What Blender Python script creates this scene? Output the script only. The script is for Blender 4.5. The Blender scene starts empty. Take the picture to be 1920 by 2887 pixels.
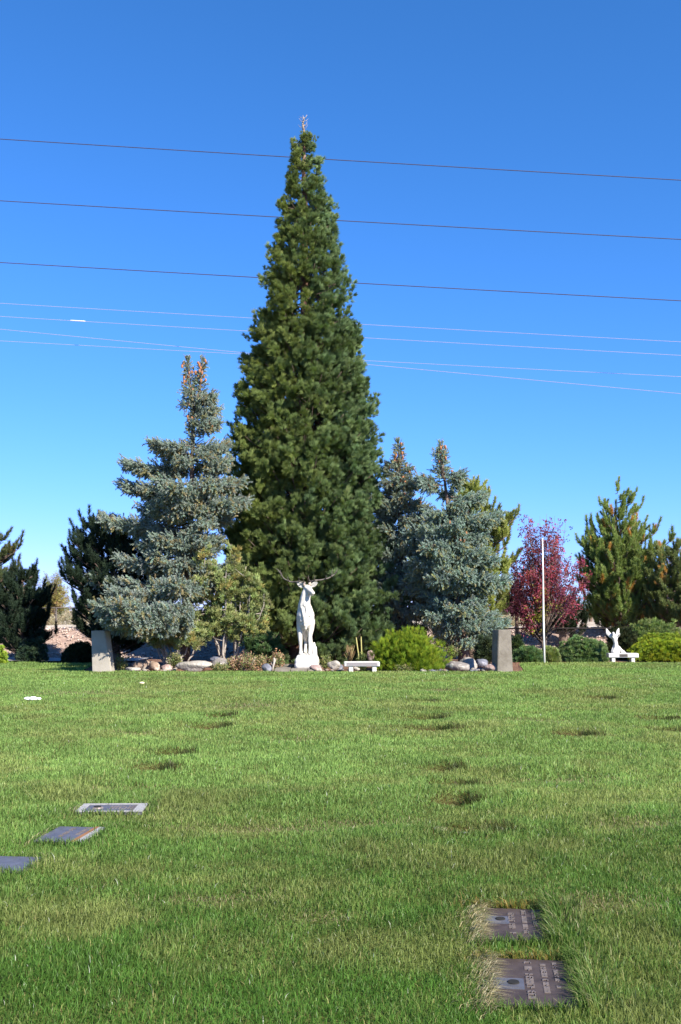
import bpy, bmesh, math, random
import numpy as np
from mathutils import Vector, Matrix, Euler
random.seed(7)
rng = np.random.default_rng(11)
SC = bpy.context.scene
COL = SC.collection
PI = math.pi
# ------------------------------------------------------------------ camera
F = 2936.0; PITCH = math.radians(5.4); EYE = 1.6
cam_d = bpy.data.cameras.new("camera")
cam = bpy.data.objects.new("camera", cam_d); COL.objects.link(cam)
cam.location = (0, 0, EYE); cam.rotation_euler = (PI/2 + PITCH, 0, 0)
cam_d.sensor_fit = 'VERTICAL'; cam_d.sensor_height = 24.0; cam_d.lens = F/2887*24.0
cam_d.clip_end = 6000; cam_d.clip_start = 0.05
SC.camera = cam
# ------------------------------------------------------------------ light
SUN_AZ = math.radians(180-43)        # clockwise from +Y
SUN_EL = math.radians(36)
w = bpy.data.worlds.new("World"); SC.world = w; w.use_nodes = True
nt = w.node_tree; nt.nodes.clear()
sky = nt.nodes.new('ShaderNodeTexSky'); sky.sky_type = 'NISHITA'; sky.sun_disc = False
sky.sun_elevation = SUN_EL; sky.sun_rotation = SUN_AZ
sky.altitude = 1400; sky.air_density = 1.0; sky.dust_density = 0.15; sky.ozone_density = 3.0
hs = nt.nodes.new('ShaderNodeHueSaturation'); hs.inputs['Saturation'].default_value = 1.12
hs.inputs['Value'].default_value = 1.0
bg = nt.nodes.new('ShaderNodeBackground'); bg.inputs[1].default_value = 0.0835
wo = nt.nodes.new('ShaderNodeOutputWorld')
nt.links.new(sky.outputs[0], hs.inputs['Color']); wb = nt.nodes.new('ShaderNodeVectorMath'); wb.operation = 'MULTIPLY'; wb.inputs[1].default_value = (.44, .85, 1.17)
nt.links.new(hs.outputs[0], wb.inputs[0]); sx = nt.nodes.new('ShaderNodeSeparateXYZ'); cx_ = nt.nodes.new('ShaderNodeCombineXYZ')
md = nt.nodes.new('ShaderNodeMath'); md.operation = 'MULTIPLY_ADD'; md.inputs[1].default_value = .085; md.inputs[2].default_value = .92
mv = nt.nodes.new('ShaderNodeMath'); mv.operation = 'DIVIDE'
nt.links.new(wb.outputs[0], sx.inputs[0]); nt.links.new(sx.outputs[0], cx_.inputs[0]); nt.links.new(sx.outputs[2], cx_.inputs[2])
nt.links.new(sx.outputs[1], md.inputs[0]); nt.links.new(sx.outputs[1], mv.inputs[0]); nt.links.new(md.outputs[0], mv.inputs[1]); nt.links.new(mv.outputs[0], cx_.inputs[1])
nt.links.new(cx_.outputs[0], bg.inputs[0]); nt.links.new(bg.outputs[0], wo.inputs[0])
sd = bpy.data.lights.new("sun", 'SUN'); sd.energy = 5.0; sd.angle = math.radians(0.53); sd.color = (1.0, 0.93, 0.82)
sun = bpy.data.objects.new("sun", sd); COL.objects.link(sun)
S = Vector((math.cos(SUN_EL)*math.sin(SUN_AZ), math.cos(SUN_EL)*math.cos(SUN_AZ), math.sin(SUN_EL)))
sun.rotation_euler = S.to_track_quat('Z', 'Y').to_euler(); sun.location = (20, -20, 30)
SC.view_settings.view_transform = 'Standard'; SC.view_settings.look = 'None'
SC.view_settings.exposure = 1.35; SC.view_settings.gamma = 1.0
SC.cycles.max_bounces = 6; SC.cycles.diffuse_bounces = 3; SC.cycles.transmission_bounces = 3

# ------------------------------------------------------------------ helpers
cP, sP = math.cos(PITCH), math.sin(PITCH)
def P(px, py, Y):                    # where a sight line meets the vertical plane at distance Y
    u = (px-960)/F; v = (1443.5-py)/F; fw = cP - sP*v; up = sP + cP*v
    return Vector((Y*u/fw, Y, EYE + Y*up/fw))
def G(px, Y, z=0.0):
    t = (z-EYE)/Y; v = (t*cP - sP)/(cP + t*sP)
    return Vector((Y*((px-960)/F)/(cP - sP*v), Y, z))
def GD(px, py, z=0.0):               # ground point under a pixel
    v = (1443.5-py)/F; k = (sP + cP*v)/(cP - sP*v)
    return G(px, (z-EYE)/k, z)
def prop(o, label=None, cat=None, group=None, kind=None):
    if label: o['label'] = label
    if cat: o['category'] = cat
    if group: o['group'] = group
    if kind: o['kind'] = kind
    return o
def thing(name, label, cat, loc=(0,0,0), group=None):
    o = bpy.data.objects.new(name, None); COL.objects.link(o); o.location = loc
    o.empty_display_size = 0.2
    return prop(o, label, cat, group)
def link(name, me, parent=None):
    o = bpy.data.objects.new(name, me); COL.objects.link(o)
    if parent is not None: o.parent = parent
    return o
def wloc(o):
    v = Vector((0,0,0))
    while o is not None:
        v += o.location; o = o.parent
    return v
def mesh_tri(name, V, T, mat, parent=None, col=None, smooth=False):
    V = np.asarray(V, dtype=np.float32).reshape(-1,3).copy(); T = np.asarray(T, dtype=np.int32).reshape(-1,3)
    if parent is not None: V -= np.array(wloc(parent), dtype=np.float32)
    me = bpy.data.meshes.new(name)
    me.vertices.add(len(V)); me.vertices.foreach_set('co', V.ravel())
    me.loops.add(T.size); me.loops.foreach_set('vertex_index', T.ravel())
    me.polygons.add(len(T)); me.polygons.foreach_set('loop_start', np.arange(0, T.size, 3, dtype=np.int32))
    me.polygons.foreach_set('loop_total', np.full(len(T), 3, dtype=np.int32))
    if smooth: me.polygons.foreach_set('use_smooth', np.ones(len(T), dtype=bool))
    me.update()
    if col is not None:
        at = me.color_attributes.new('col', 'FLOAT_COLOR', 'POINT')
        c = np.ones((len(V),4), dtype=np.float32); c[:,:3] = col
        at.data.foreach_set('color', c.ravel())
    me.materials.append(mat)
    return link(name, me, parent)
def mesh_py(name, V, Fc, mat, parent=None, smooth=False):
    me = bpy.data.meshes.new(name)
    off = wloc(parent) if parent is not None else Vector((0,0,0))
    me.from_pydata([tuple(Vector(v)-off) for v in V], [], Fc)
    if smooth: me.polygons.foreach_set('use_smooth', [True]*len(me.polygons))
    me.update(); me.materials.append(mat)
    return link(name, me, parent)
def bm_obj(name, bm, mat, parent=None, smooth=False):
    me = bpy.data.meshes.new(name)
    if parent is not None: bmesh.ops.translate(bm, verts=bm.verts, vec=-wloc(parent))
    bm.to_mesh(me); bm.free()
    if smooth: me.polygons.foreach_set('use_smooth', [True]*len(me.polygons))
    me.materials.append(mat)
    return link(name, me, parent)
def add_box(bm, x0,x1,y0,y1,z0,z1, bev=0.0, rot=None, piv=None, taper=1.0, seg=2):
    r = bmesh.ops.create_cube(bm, size=1.0); vs = r['verts']
    for v in vs:
        t = taper if v.co.z > 0 else 1.0
        v.co = Vector(((x0+x1)/2 + v.co.x*(x1-x0)*t, (y0+y1)/2 + v.co.y*(y1-y0)*t, (z0+z1)/2 + v.co.z*(z1-z0)))
    if bev > 0:
        es = list({e for v in vs for e in v.link_edges})
        r2 = bmesh.ops.bevel(bm, geom=es, offset=bev, segments=seg, affect='EDGES')
        vs = list({v for f in r2['faces'] for v in f.verts} | {v for v in vs if v.is_valid})
    if rot is not None:
        bmesh.ops.rotate(bm, cent=piv or Vector((0,0,0)), matrix=Matrix.Rotation(rot, 3, 'Z'), verts=vs)
    return vs
def tube(pts, rad, n=6):
    pts = np.asarray(pts, float); k = len(pts); rad = np.broadcast_to(np.asarray(rad, float), (k,))
    tg = np.gradient(pts, axis=0); tg /= np.linalg.norm(tg, axis=1, keepdims=True)+1e-9
    ref = np.array([0.31,0.17,0.94]); 
    a = np.cross(tg, ref); nn = np.linalg.norm(a, axis=1, keepdims=True); a = np.where(nn<0.1, np.cross(tg, [1,0,0]), a)
    a /= np.linalg.norm(a, axis=1, keepdims=True)+1e-9; b = np.cross(tg, a)
    th = np.arange(n)*2*PI/n
    V = (pts[:,None,:] + rad[:,None,None]*(np.cos(th)[None,:,None]*a[:,None,:] + np.sin(th)[None,:,None]*b[:,None,:])).reshape(-1,3)
    T = []
    for i in range(k-1):
        for j in range(n):
            p, q = i*n+j, i*n+(j+1)%n
            T += [(p,q,q+n),(p,q+n,p+n)]
    for j in range(1,n-1):
        T.append((0,j+1,j)); T.append(((k-1)*n,(k-1)*n+j,(k-1)*n+j+1))
    return V, np.array(T)
class Acc:
    def __init__(s): s.V=[]; s.T=[]; s.C=[]; s.n=0
    def add(s, V, T, C=None):
        s.V.append(np.asarray(V,dtype=np.float32)); s.T.append(np.asarray(T)+s.n); s.n += len(V)
        if C is not None: s.C.append(np.broadcast_to(np.asarray(C,dtype=np.float32),(len(V),3)))
    def obj(s, name, mat, parent=None, smooth=False):
        if not s.V: return None
        return mesh_tri(name, np.concatenate(s.V), np.concatenate(s.T), mat, parent, np.concatenate(s.C) if s.C else None, smooth)
_grids = {}
def vnoise(x, y, scale, seed=0):
    if seed not in _grids: _grids[seed] = np.random.default_rng(seed+100).random((256,256))
    g = _grids[seed]; x = np.asarray(x,float)/scale+1000.3; y = np.asarray(y,float)/scale+1000.7
    xi = np.floor(x).astype(int); yi = np.floor(y).astype(int); fx = x-xi; fy = y-yi
    fx = fx*fx*(3-2*fx); fy = fy*fy*(3-2*fy)
    A = g[xi%256, yi%256]; B = g[(xi+1)%256, yi%256]; C = g[xi%256,(yi+1)%256]; D = g[(xi+1)%256,(yi+1)%256]
    return (A*(1-fx)+B*fx)*(1-fy) + (C*(1-fx)+D*fx)*fy
def sstep(a,b,x):
    t = np.clip((np.asarray(x,float)-a)/(b-a),0,1); return t*t*(3-2*t)

# ------------------------------------------------------------------ materials
def new_mat(name):
    m = bpy.data.materials.new(name); m.use_nodes = True; n = m.node_tree; n.nodes.clear()
    out = n.nodes.new('ShaderNodeOutputMaterial'); return m, n, out
def foliage_mat(name, trans=0.25, rough=0.6, tint=(1,1,1), gloss=0.0):
    m, n, out = new_mat(name)
    a = n.nodes.new('ShaderNodeAttribute'); a.attribute_name = 'col'
    d = n.nodes.new('ShaderNodeBsdfDiffuse'); t = n.nodes.new('ShaderNodeBsdfTranslucent')
    mx = n.nodes.new('ShaderNodeMixShader'); mx.inputs[0].default_value = trans
    n.links.new(a.outputs['Color'], d.inputs[0])
    br = n.nodes.new('ShaderNodeVectorMath'); br.operation = 'MULTIPLY'; br.inputs[1].default_value = (1.25,1.35,0.75)
    n.links.new(a.outputs['Color'], br.inputs[0]); n.links.new(br.outputs[0], t.inputs[0])
    n.links.new(d.outputs[0], mx.inputs[1]); n.links.new(t.outputs[0], mx.inputs[2])
    last = mx
    if gloss:
        g = n.nodes.new('ShaderNodeBsdfGlossy'); g.inputs['Roughness'].default_value = 0.38; g.inputs[0].default_value = (.9,.9,.9,1)
        m2 = n.nodes.new('ShaderNodeMixShader'); m2.inputs[0].default_value = gloss
        n.links.new(mx.outputs[0], m2.inputs[1]); n.links.new(g.outputs[0], m2.inputs[2]); last = m2
    n.links.new(last.outputs[0], out.inputs[0]); return m
def noise_mat(name, cols, scale=3.0, detail=8, rough=0.9, bump=0.3, bscale=30, pos=None, spots=None, metallic=0.0, bdist=0.02, spec=0.3, coord='Object'):
    m, n, out = new_mat(name)
    tc = n.nodes.new('ShaderNodeTexCoord'); nz = n.nodes.new('ShaderNodeTexNoise')
    nz.inputs['Scale'].default_value = scale; nz.inputs['Detail'].default_value = detail; nz.inputs['Roughness'].default_value = 0.65
    n.links.new(tc.outputs[coord], nz.inputs['Vector'])
    r = n.nodes.new('ShaderNodeValToRGB'); e = r.color_ramp.elements
    pos = pos or [0.3 + 0.4*i/(len(cols)-1) for i in range(len(cols))]
    while len(e) < len(cols): e.new(0.5)
    for i, c in enumerate(cols): e[i].position = pos[i]; e[i].color = (*c, 1)
    n.links.new(nz.outputs['Fac'], r.inputs[0]); src = r.outputs[0]
    if spots:
        sc_, thr, c2, amt = spots
        z = n.nodes.new('ShaderNodeTexNoise'); z.inputs['Scale'].default_value = sc_; z.inputs['Detail'].default_value = 5
        n.links.new(tc.outputs[coord], z.inputs['Vector'])
        rr = n.nodes.new('ShaderNodeValToRGB'); rr.color_ramp.elements[0].position = thr; rr.color_ramp.elements[1].position = thr+0.08
        rr.color_ramp.elements[1].color = (amt,amt,amt,1); n.links.new(z.outputs['Fac'], rr.inputs[0])
        mx = n.nodes.new('ShaderNodeMix'); mx.data_type = 'RGBA'; mx.inputs['B'].default_value = (*c2,1)
        n.links.new(rr.outputs[0], mx.inputs['Factor']); n.links.new(src, mx.inputs['A']); src = mx.outputs['Result']
    b = n.nodes.new('ShaderNodeBsdfPrincipled'); b.inputs['Roughness'].default_value = rough
    b.inputs['Metallic'].default_value = metallic; b.inputs['Specular IOR Level'].default_value = spec
    n.links.new(src, b.inputs['Base Color'])
    if bump:
        bn = n.nodes.new('ShaderNodeTexNoise'); bn.inputs['Scale'].default_value = bscale; bn.inputs['Detail'].default_value = 6
        n.links.new(tc.outputs[coord], bn.inputs['Vector'])
        bp = n.nodes.new('ShaderNodeBump'); bp.inputs['Strength'].default_value = bump; bp.inputs['Distance'].default_value = bdist
        n.links.new(bn.outputs['Fac'], bp.inputs['Height']); n.links.new(bp.outputs[0], b.inputs['Normal'])
    n.links.new(b.outputs[0], out.inputs[0]); return m
M_needle = foliage_mat('needles', 0.27)
M_leaf = foliage_mat('leaves', 0.35)
M_grass = foliage_mat('grass_blades', 0.42, gloss=0.008)
M_bark = noise_mat('bark', [(.05,.035,.028),(.13,.09,.07),(.2,.15,.12)], 9, bump=0.8, bscale=25)
M_redbark = noise_mat('cinnamon_bark', [(.10,.05,.035),(.2,.11,.075),(.3,.2,.15)], 8, bump=0.8, bscale=20)
M_greywood = noise_mat('grey_wood', [(.2,.17,.14),(.36,.32,.28)], 10, bump=0.5)
M_cone = noise_mat('cone_scales', [(.20,.085,.035),(.38,.17,.08)], 40, bump=0.6, bscale=90)
M_conc = noise_mat('weathered_concrete', [(.13,.112,.088),(.19,.168,.136),(.24,.215,.175)], 3.0, bump=0.5, bscale=45, spots=(9, .58, (.15,.13,.11), .65))
M_conc2 = noise_mat('pale_concrete', [(.26,.235,.195),(.34,.31,.265)], 2.5, bump=0.35, bscale=45, spots=(12, .63, (.25,.22,.19), .5))
M_white = noise_mat('white_paint', [(.44,.40,.335),(.56,.52,.455),(.62,.59,.53)], 4.0, bump=0.25, bscale=28, rough=0.6, spots=(3.2,.66,(.55,.38,.30),.5))
M_white2 = noise_mat('white_stone', [(.52,.50,.46),(.62,.60,.56)], 8.0, bump=0.2, rough=0.6)
M_grey = noise_mat('rough_grey_granite', [(.17,.155,.16),(.26,.24,.25)], 60, bump=0.4, bscale=80)
M_antler = noise_mat('antler', [(.04,.034,.03),(.10,.085,.075),(.20,.175,.155)], 9, bump=0.4)
M_pole = noise_mat('white_pole_paint', [(.78,.75,.7),(.86,.83,.79)], 6, bump=0.05, rough=0.5)
M_wire_d = noise_mat('dark_wire', [(.035,.03,.05),(.06,.05,.08)], 6, bump=0, rough=0.6)
M_wire_l = noise_mat('bare_wire', [(.28,.25,.27),(.38,.34,.36)], 6, bump=0, rough=0.5)
M_metal = noise_mat('rusty_fence_metal', [(.05,.045,.04),(.12,.1,.09)], 12, bump=0, rough=0.6, metallic=0.3)
M_bronze = noise_mat('weathered_bronze', [(.032,.024,.022),(.060,.045,.041),(.085,.066,.060)], 7, bump=0.35, bscale=260, rough=0.6, metallic=0.1, bdist=0.002, spec=.2)
M_slate = noise_mat('blue_grey_granite', [(.06,.06,.07),(.105,.105,.125)], 14, bump=0.2, bscale=200, rough=0.45, bdist=0.002, spec=.35)
M_letter = noise_mat('raised_letters', [(.13,.11,.10),(.25,.21,.19)], 30, bump=0, rough=0.4, metallic=0.3)
M_rust = noise_mat('orange_border', [(.16,.075,.035),(.24,.12,.055)], 20, bump=0.2)
M_border = noise_mat('granite_border', [(.2,.2,.205),(.33,.33,.335)], 60, bump=0.2, bscale=150)
M_dark = noise_mat('dark_hole', [(.01,.01,.01),(.02,.018,.016)], 10, bump=0)
M_cloth = noise_mat('white_tissue', [(.8,.8,.8),(.88,.88,.88)], 10, bump=0.2)
def rock_mat(name, a, b, c, lich=(.5,.48,.4)):
    return noise_mat(name, [a,b,c], 3.2, bump=0.7, bscale=14, spots=(7,.56,lich,.6), bdist=0.04)
R_tan = rock_mat('tan_granite', (.13,.088,.06),(.23,.165,.12),(.30,.235,.18))
R_grey = rock_mat('grey_granite', (.10,.09,.082),(.18,.16,.145),(.26,.24,.215))
R_white = rock_mat('pale_granite', (.19,.17,.14),(.30,.275,.235),(.39,.365,.325), (.24,.2,.17))
R_blue = rock_mat('blue_grey_basalt', (.05,.055,.07),(.12,.125,.15),(.2,.2,.23), (.3,.3,.33))
R_pink = rock_mat('pinkish_brown_rock', (.16,.11,.10),(.27,.19,.17),(.36,.28,.25))
# lawn soil and thatch
def lawn_mat():
    m, n, out = new_mat('lawn_thatch'); L = n.links.new
    ha = n.nodes.new('ShaderNodeAttribute'); ha.attribute_name = 'col'; hm = n.nodes.new('ShaderNodeMix'); hm.data_type='RGBA'; hm.inputs['B'].default_value=(.055,.034,.018,1)
    tc = n.nodes.new('ShaderNodeTexCoord')
    def nz(s, d=5):
        q = n.nodes.new('ShaderNodeTexNoise'); q.inputs['Scale'].default_value = s; q.inputs['Detail'].default_value = d
        L(tc.outputs['Object'], q.inputs['Vector']); return q
    n1, n2 = nz(0.9, 6), nz(38, 4)
    r1 = n.nodes.new('ShaderNodeValToRGB'); r1.color_ramp.elements[0].position=.36; r1.color_ramp.elements[1].position=.66
    r1.color_ramp.elements[0].color=(.06,.10,.022,1); r1.color_ramp.elements[1].color=(.12,.14,.048,1)
    L(n1.outputs['Fac'], r1.inputs[0])
    r2 = n.nodes.new('ShaderNodeValToRGB'); r2.color_ramp.elements[0].position=.35; r2.color_ramp.elements[1].position=.7
    r2.color_ramp.elements[0].color=(.55,.5,.42,1); r2.color_ramp.elements[1].color=(1.25,1.2,1.2,1); L(n2.outputs['Fac'], r2.inputs[0])
    mx = n.nodes.new('ShaderNodeVectorMath'); mx.operation='MULTIPLY'; L(r1.outputs[0], mx.inputs[0]); L(r2.outputs[0], mx.inputs[1])
    b = n.nodes.new('ShaderNodeBsdfDiffuse'); L(ha.outputs['Fac'], hm.inputs['Factor']); L(mx.outputs[0], hm.inputs['A']); L(hm.outputs['Result'], b.inputs[0])
    bp = n.nodes.new('ShaderNodeBump'); bp.inputs['Strength'].default_value=.9; bp.inputs['Distance'].default_value=.03
    L(n2.outputs['Fac'], bp.inputs['Height']); L(bp.outputs[0], b.inputs['Normal']); L(b.outputs[0], out.inputs[0]); return m
M_lawn = lawn_mat()
M_mulch = noise_mat('bark_mulch', [(.07,.035,.02),(.17,.085,.05),(.3,.19,.12)], 14, bump=1.0, bscale=35, bdist=.05)
M_bank = noise_mat('dry_bank_soil', [(.22,.14,.105),(.33,.23,.18),(.42,.32,.26)], 5, bump=1.0, bscale=20, bdist=.06)
M_desert = noise_mat('dry_desert', [(.26,.21,.15),(.42,.35,.26),(.52,.46,.36)], .25, bump=.6, bscale=3, bdist=.2)
M_path = noise_mat('path_gravel', [(.30,.29,.29),(.42,.41,.40)], 20, bump=.5, bscale=40)

# ------------------------------------------------------------------ terrain
BX0, BX1 = -6.9, 5.25               # the memorial bed juts into the lawn between these
def lawn_edge(x):
    x = np.asarray(x, float)
    a = sstep(-7.6, -6.7, x)*(1-sstep(4.7, 5.6, x))
    return 32.2 - a*4.75 + 0.12*np.sin(x*1.7) + .1*(vnoise(x, x*0, .7, 5)-.5)
# sunken graves: (px, py, half length x, half length y, depth)
HOL = [(1190,1975,.34,.30,.06),(1208,2022,.28,.25,.06),(1215,2055,.42,.25,.045),(1250,2160,.22,.2,.06),(1275,2205,.22,.18,.06),
       (1290,2255,.2,.2,.06),(1335,2340,.27,.17,.06),(1850,2023,.33,.3,.07),(1905,2062,.3,.3,.05),(622,2020,.22,.3,.05),
       (490,2120,.22,.25,.05),(438,2165,.2,.2,.05),(375,2217,.36,.12,.029),(600,2046,.3,.25,.04),(1620,2075,.3,.25,.04),(380,2065,.3,.2,.02),(1700,1968,.25,.3,.04),(830,2080,.3,.2,.015),(760,2325,.75,.16,.012),(1010,2312,.35,.14,.012),(1700,2560,.3,.2,.01),(1500,2030,.6,.4,.01),(250,1955,1.3,.5,.01),(1600,2190,.5,.25,.012),(640,2530,.3,.12,.012),(900,2590,.2,.1,.01),(700,1990,1.0,.5,.01),(1250,1945,.9,.4,.01),(1800,2330,.3,.25,.012)]
HOLW = [(*GD(a,b).xy, c, d, e) for a,b,c,d,e in HOL]
# grave markers: centre pixel, size across x, size in depth, yaw
MARK = {'a': (1500,2775,.37,.58,-.13), 'b': (1448,2612,.34,.56,-.13), 'c': (317,2283,.53,.33,.03), 'd': (198,2356,.36,.5,-.12),
        'e': (0,2438,.42,.36,-.1), 'f': (1305,2350,.26,.22,0)}
MW = {}
for k,(a,b,c,d,r) in MARK.items():
    p = GD(a,b); MW[k] = (p.x, p.y, c, d, r)
def lawn_h(x, y):
    x = np.asarray(x,float); y = np.asarray(y,float)
    h = .06*(vnoise(x,y,3.1,1)-.5) + .05*(vnoise(x,y,.9,2)-.5) + .02*(vnoise(x,y,.35,3)-.5)
    fade = sstep(0,1.5, lawn_edge(x)-y); h = h*(.25+.75*fade)
    for (cx,cy,a,b,e) in HOLW:
        q = ((x-cx)/a)**2 + ((y-cy)/b)**2; h = h - e*np.exp(-q*q)
    for (cx,cy,a,b,r) in MW.values():
        q = ((x-cx)/(a*.62))**2 + ((y-cy)/(b*.62))**2; h = h*(1-np.exp(-q*q*.6)) - .012*np.exp(-q*q)
    return h
def bank(x, y):
    b0 = 35.6 + .4*np.sin(np.asarray(x)*.35)
    return .92*sstep(b0, b0+4.2, y) + .05*(vnoise(x,y,1.1,8)-.5)*sstep(34,36,y)
def sheet(name, xs, ys, fz, mat, keep=None, kind='structure'):
    X, Y = np.meshgrid(xs, ys); Z = fz(X, Y); n, m = X.shape
    V = np.stack([X,Y,Z],-1).reshape(-1,3)
    i = np.arange(n-1)[:,None]*m + np.arange(m-1)[None,:]
    i = i.ravel(); T = np.concatenate([np.stack([i,i+1,i+m+1],1), np.stack([i,i+m+1,i+m],1)])
    o = mesh_tri(name, V, T, mat, smooth=True); o['kind'] = kind; return o
def warp(name, us, vs, fx, mat):
    U, W = np.meshgrid(us, vs); V = np.stack(fx(U, W), -1).reshape(-1,3); n, m = U.shape
    i = (np.arange(n-1)[:,None]*m + np.arange(m-1)[None,:]).ravel()
    T = np.concatenate([np.stack([i,i+1,i+m+1],1), np.stack([i,i+m+1,i+m],1)])
    C = None
    if name == 'lawn':
        C = np.zeros((len(V),3))
        for (cx,cy,a,b,e) in HOLW:
            if e > .03: C += np.exp(-1.6*(((V[:,0]-cx)/a)**2+((V[:,1]-cy)/b)**2))[:,None]
        C = C.clip(0,1)
    o = mesh_tri(name, V, T, mat, col=C, smooth=True); o['kind'] = 'structure'; return o
far = np.concatenate([-np.geomspace(3000,45,14), np.arange(-40,41,2.0), np.geomspace(45,3000,14)])
fary = np.concatenate([[-300,-60,-20,0,15,25,33], np.arange(34,60,.7), np.geomspace(61,4000,24)])
def groundz(x, y):
    b = bank(x, y)
    return b - .10 + sstep(44,120,y)*(.5*(vnoise(x,y,22,9)-.3)) - sstep(200,3000,y)*0
sheet('ground', far, fary, groundz, M_desert)
def lawn_fx(U, W):
    X = U; e = lawn_edge(X); Y = -6 + (e+6)*W; return X, Y, lawn_h(X,Y)
warp('lawn', np.arange(-26,26.1,.1), np.concatenate([np.linspace(0,.2,12), np.linspace(.21,1,340)]), lawn_fx, M_lawn)
def bed_z(x,y): return .0 + .05*(vnoise(x,y,.8,12)-.5) + .02*(vnoise(x,y,.2,13)-.5) - .02
def bed_fx(U, W):
    e = lawn_edge(U)-.12; Y = e + (36.6-e)*W
    return U, Y, np.maximum(bed_z(U,Y)*sstep(0,.12,W)-.03*(1-sstep(0,.05,W)), -.09)
warp('planting_bed', np.arange(-26,26.1,.16), np.linspace(0,1,50), bed_fx, M_mulch)
sheet('embankment', np.arange(-26,26.1,.25), np.arange(35.2,44.1,.2), lambda x,y: bank(x,y)-.03+.05*(vnoise(x,y,.4,14)-.5), M_bank)
sheet('path', np.linspace(-26,-6.3,50), np.linspace(32.55,34.6,8), lambda x,y: 0*x+.05+.01*np.sin(x), M_path)

# ------------------------------------------------------------------ rocks
def rock_arrays(cx, cy, cz, rx, ry, rz, seed, sub=3, flat=.5, yaw=0.0):
    rg = np.random.default_rng(seed); bm = bmesh.new(); bmesh.ops.create_icosphere(bm, subdivisions=sub, radius=1.0)
    V = np.array([v.co[:] for v in bm.verts]); T = np.array([[v.index for v in f.verts] for f in bm.faces]); bm.free()
    for _ in range(9):
        nn = rg.normal(size=3); nn /= np.linalg.norm(nn); d = rg.uniform(.55,.85)
        k = V@nn; ex = np.clip(k-d, 0, None); V = V - (ex*.88)[:,None]*nn
    for s, a in ((.8,.16),(.35,.07),(.15,.025)):
        V = V*(1 + a*(vnoise(V[:,0]+V[:,2]*.7+seed, V[:,1]-V[:,2]*.6, s, seed%17+20)-.5)[:,None]*2)
    c, s_ = math.cos(yaw), math.sin(yaw); V = V*[rx,ry,rz]; V = np.stack([V[:,0]*c-V[:,1]*s_, V[:,0]*s_+V[:,1]*c, V[:,2]],1)
    return V + [cx,cy,cz], T
def rock(name, label, px0, px1, pyt, pyb, Y, mat, seed, depth=.8, group=None, yaw=0, cat='rock', sub=3):
    a = P(px0,pyb,Y); b = P(px1,pyt,Y); wdt = (b.x-a.x); hgt = (b.z-a.z)
    rx, rz = wdt*.56, hgt*.66
    V,T = rock_arrays((a.x+b.x)/2, Y+rx*depth*.5, a.z+hgt*.40, rx, rx*depth, rz, seed, sub=sub, yaw=yaw)
    o = mesh_tri(name, V, T, mat, smooth=True); V0 = Vector(((a.x+b.x)/2, Y+rx*depth*.5, max(a.z,0)))
    o.data.transform(Matrix.Translation(-V0)); o.location = V0
    return prop(o, label, cat, group)
GB = 'boulders edging the memorial bed'
ROCKS = [
 ('boulder','low pale boulder in the bed next to the leaning left post',352,396,1880,1893,27.6,R_white,1,.8),
 ('boulder','rounded tan boulder to the right of the leaning post',370,428,1856,1892,28.2,R_tan,2,.8),
 ('boulder','orange-tan flat boulder between the rounded tan one and the long pale one',418,452,1862,1890,28.0,R_tan,3,.8),
 ('boulder','small pinkish rock just left of the long pale boulder',449,482,1872,1890,28.3,R_pink,4,.8),
 ('boulder','long low pale boulder under the yellow juniper',488,596,1864,1894,27.7,R_white,5,.5),
 ('boulder','grey angular boulder touching the right end of the long pale one',592,642,1852,1886,28.0,R_grey,6,.7),
 ('boulder','flat dark grey slab leaning behind the grey angular boulder',588,622,1853,1866,28.6,R_blue,7,.8),
 ('boulder','blue grey pointed rock at the left end of the stone slab',736,764,1873,1895,27.5,R_blue,8,.8),
 ('boulder','rounded brown boulder in front of the elk plinth',874,908,1874,1894,27.4,R_pink,9,.8),
 ('boulder','upright angular cream boulder between elk statue and bench',926,960,1862,1886,28.0,R_white,10,.6),
 ('boulder','dark blue boulder in shade against the cream angular one',944,968,1874,1890,28.15,R_blue,11,.7),
 ('boulder','tall mauve grey boulder behind the right end of the grey bench',1034,1056,1834,1862,29.4,R_pink,12,.8),
 ('boulder','small pale rock glimpsed under the grey bench',996,1014,1879,1889,28.1,R_white,13,.8),
 ('boulder','broad grey rounded boulder at the front of the right bed',1258,1328,1864,1895,27.8,R_grey,14,.8),
 ('boulder','pale domed boulder behind the broad grey one',1298,1346,1852,1888,28.5,R_white,15,.8),
 ('boulder','bluish slanted slab behind the pale domed boulder',1336,1378,1856,1880,28.9,R_blue,16,.8),
 ('boulder','low brown boulder against the foot of the upright concrete post',1366,1430,1874,1896,27.55,R_pink,17,.5),
 ('boulder','grey rock with lichen half hidden by the dried flowers',640,676,1864,1890,28.1,R_grey,18,.7),
]
for r in ROCKS: rock(*r[:2], *r[2:9], depth=r[9], group=GB)
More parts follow.
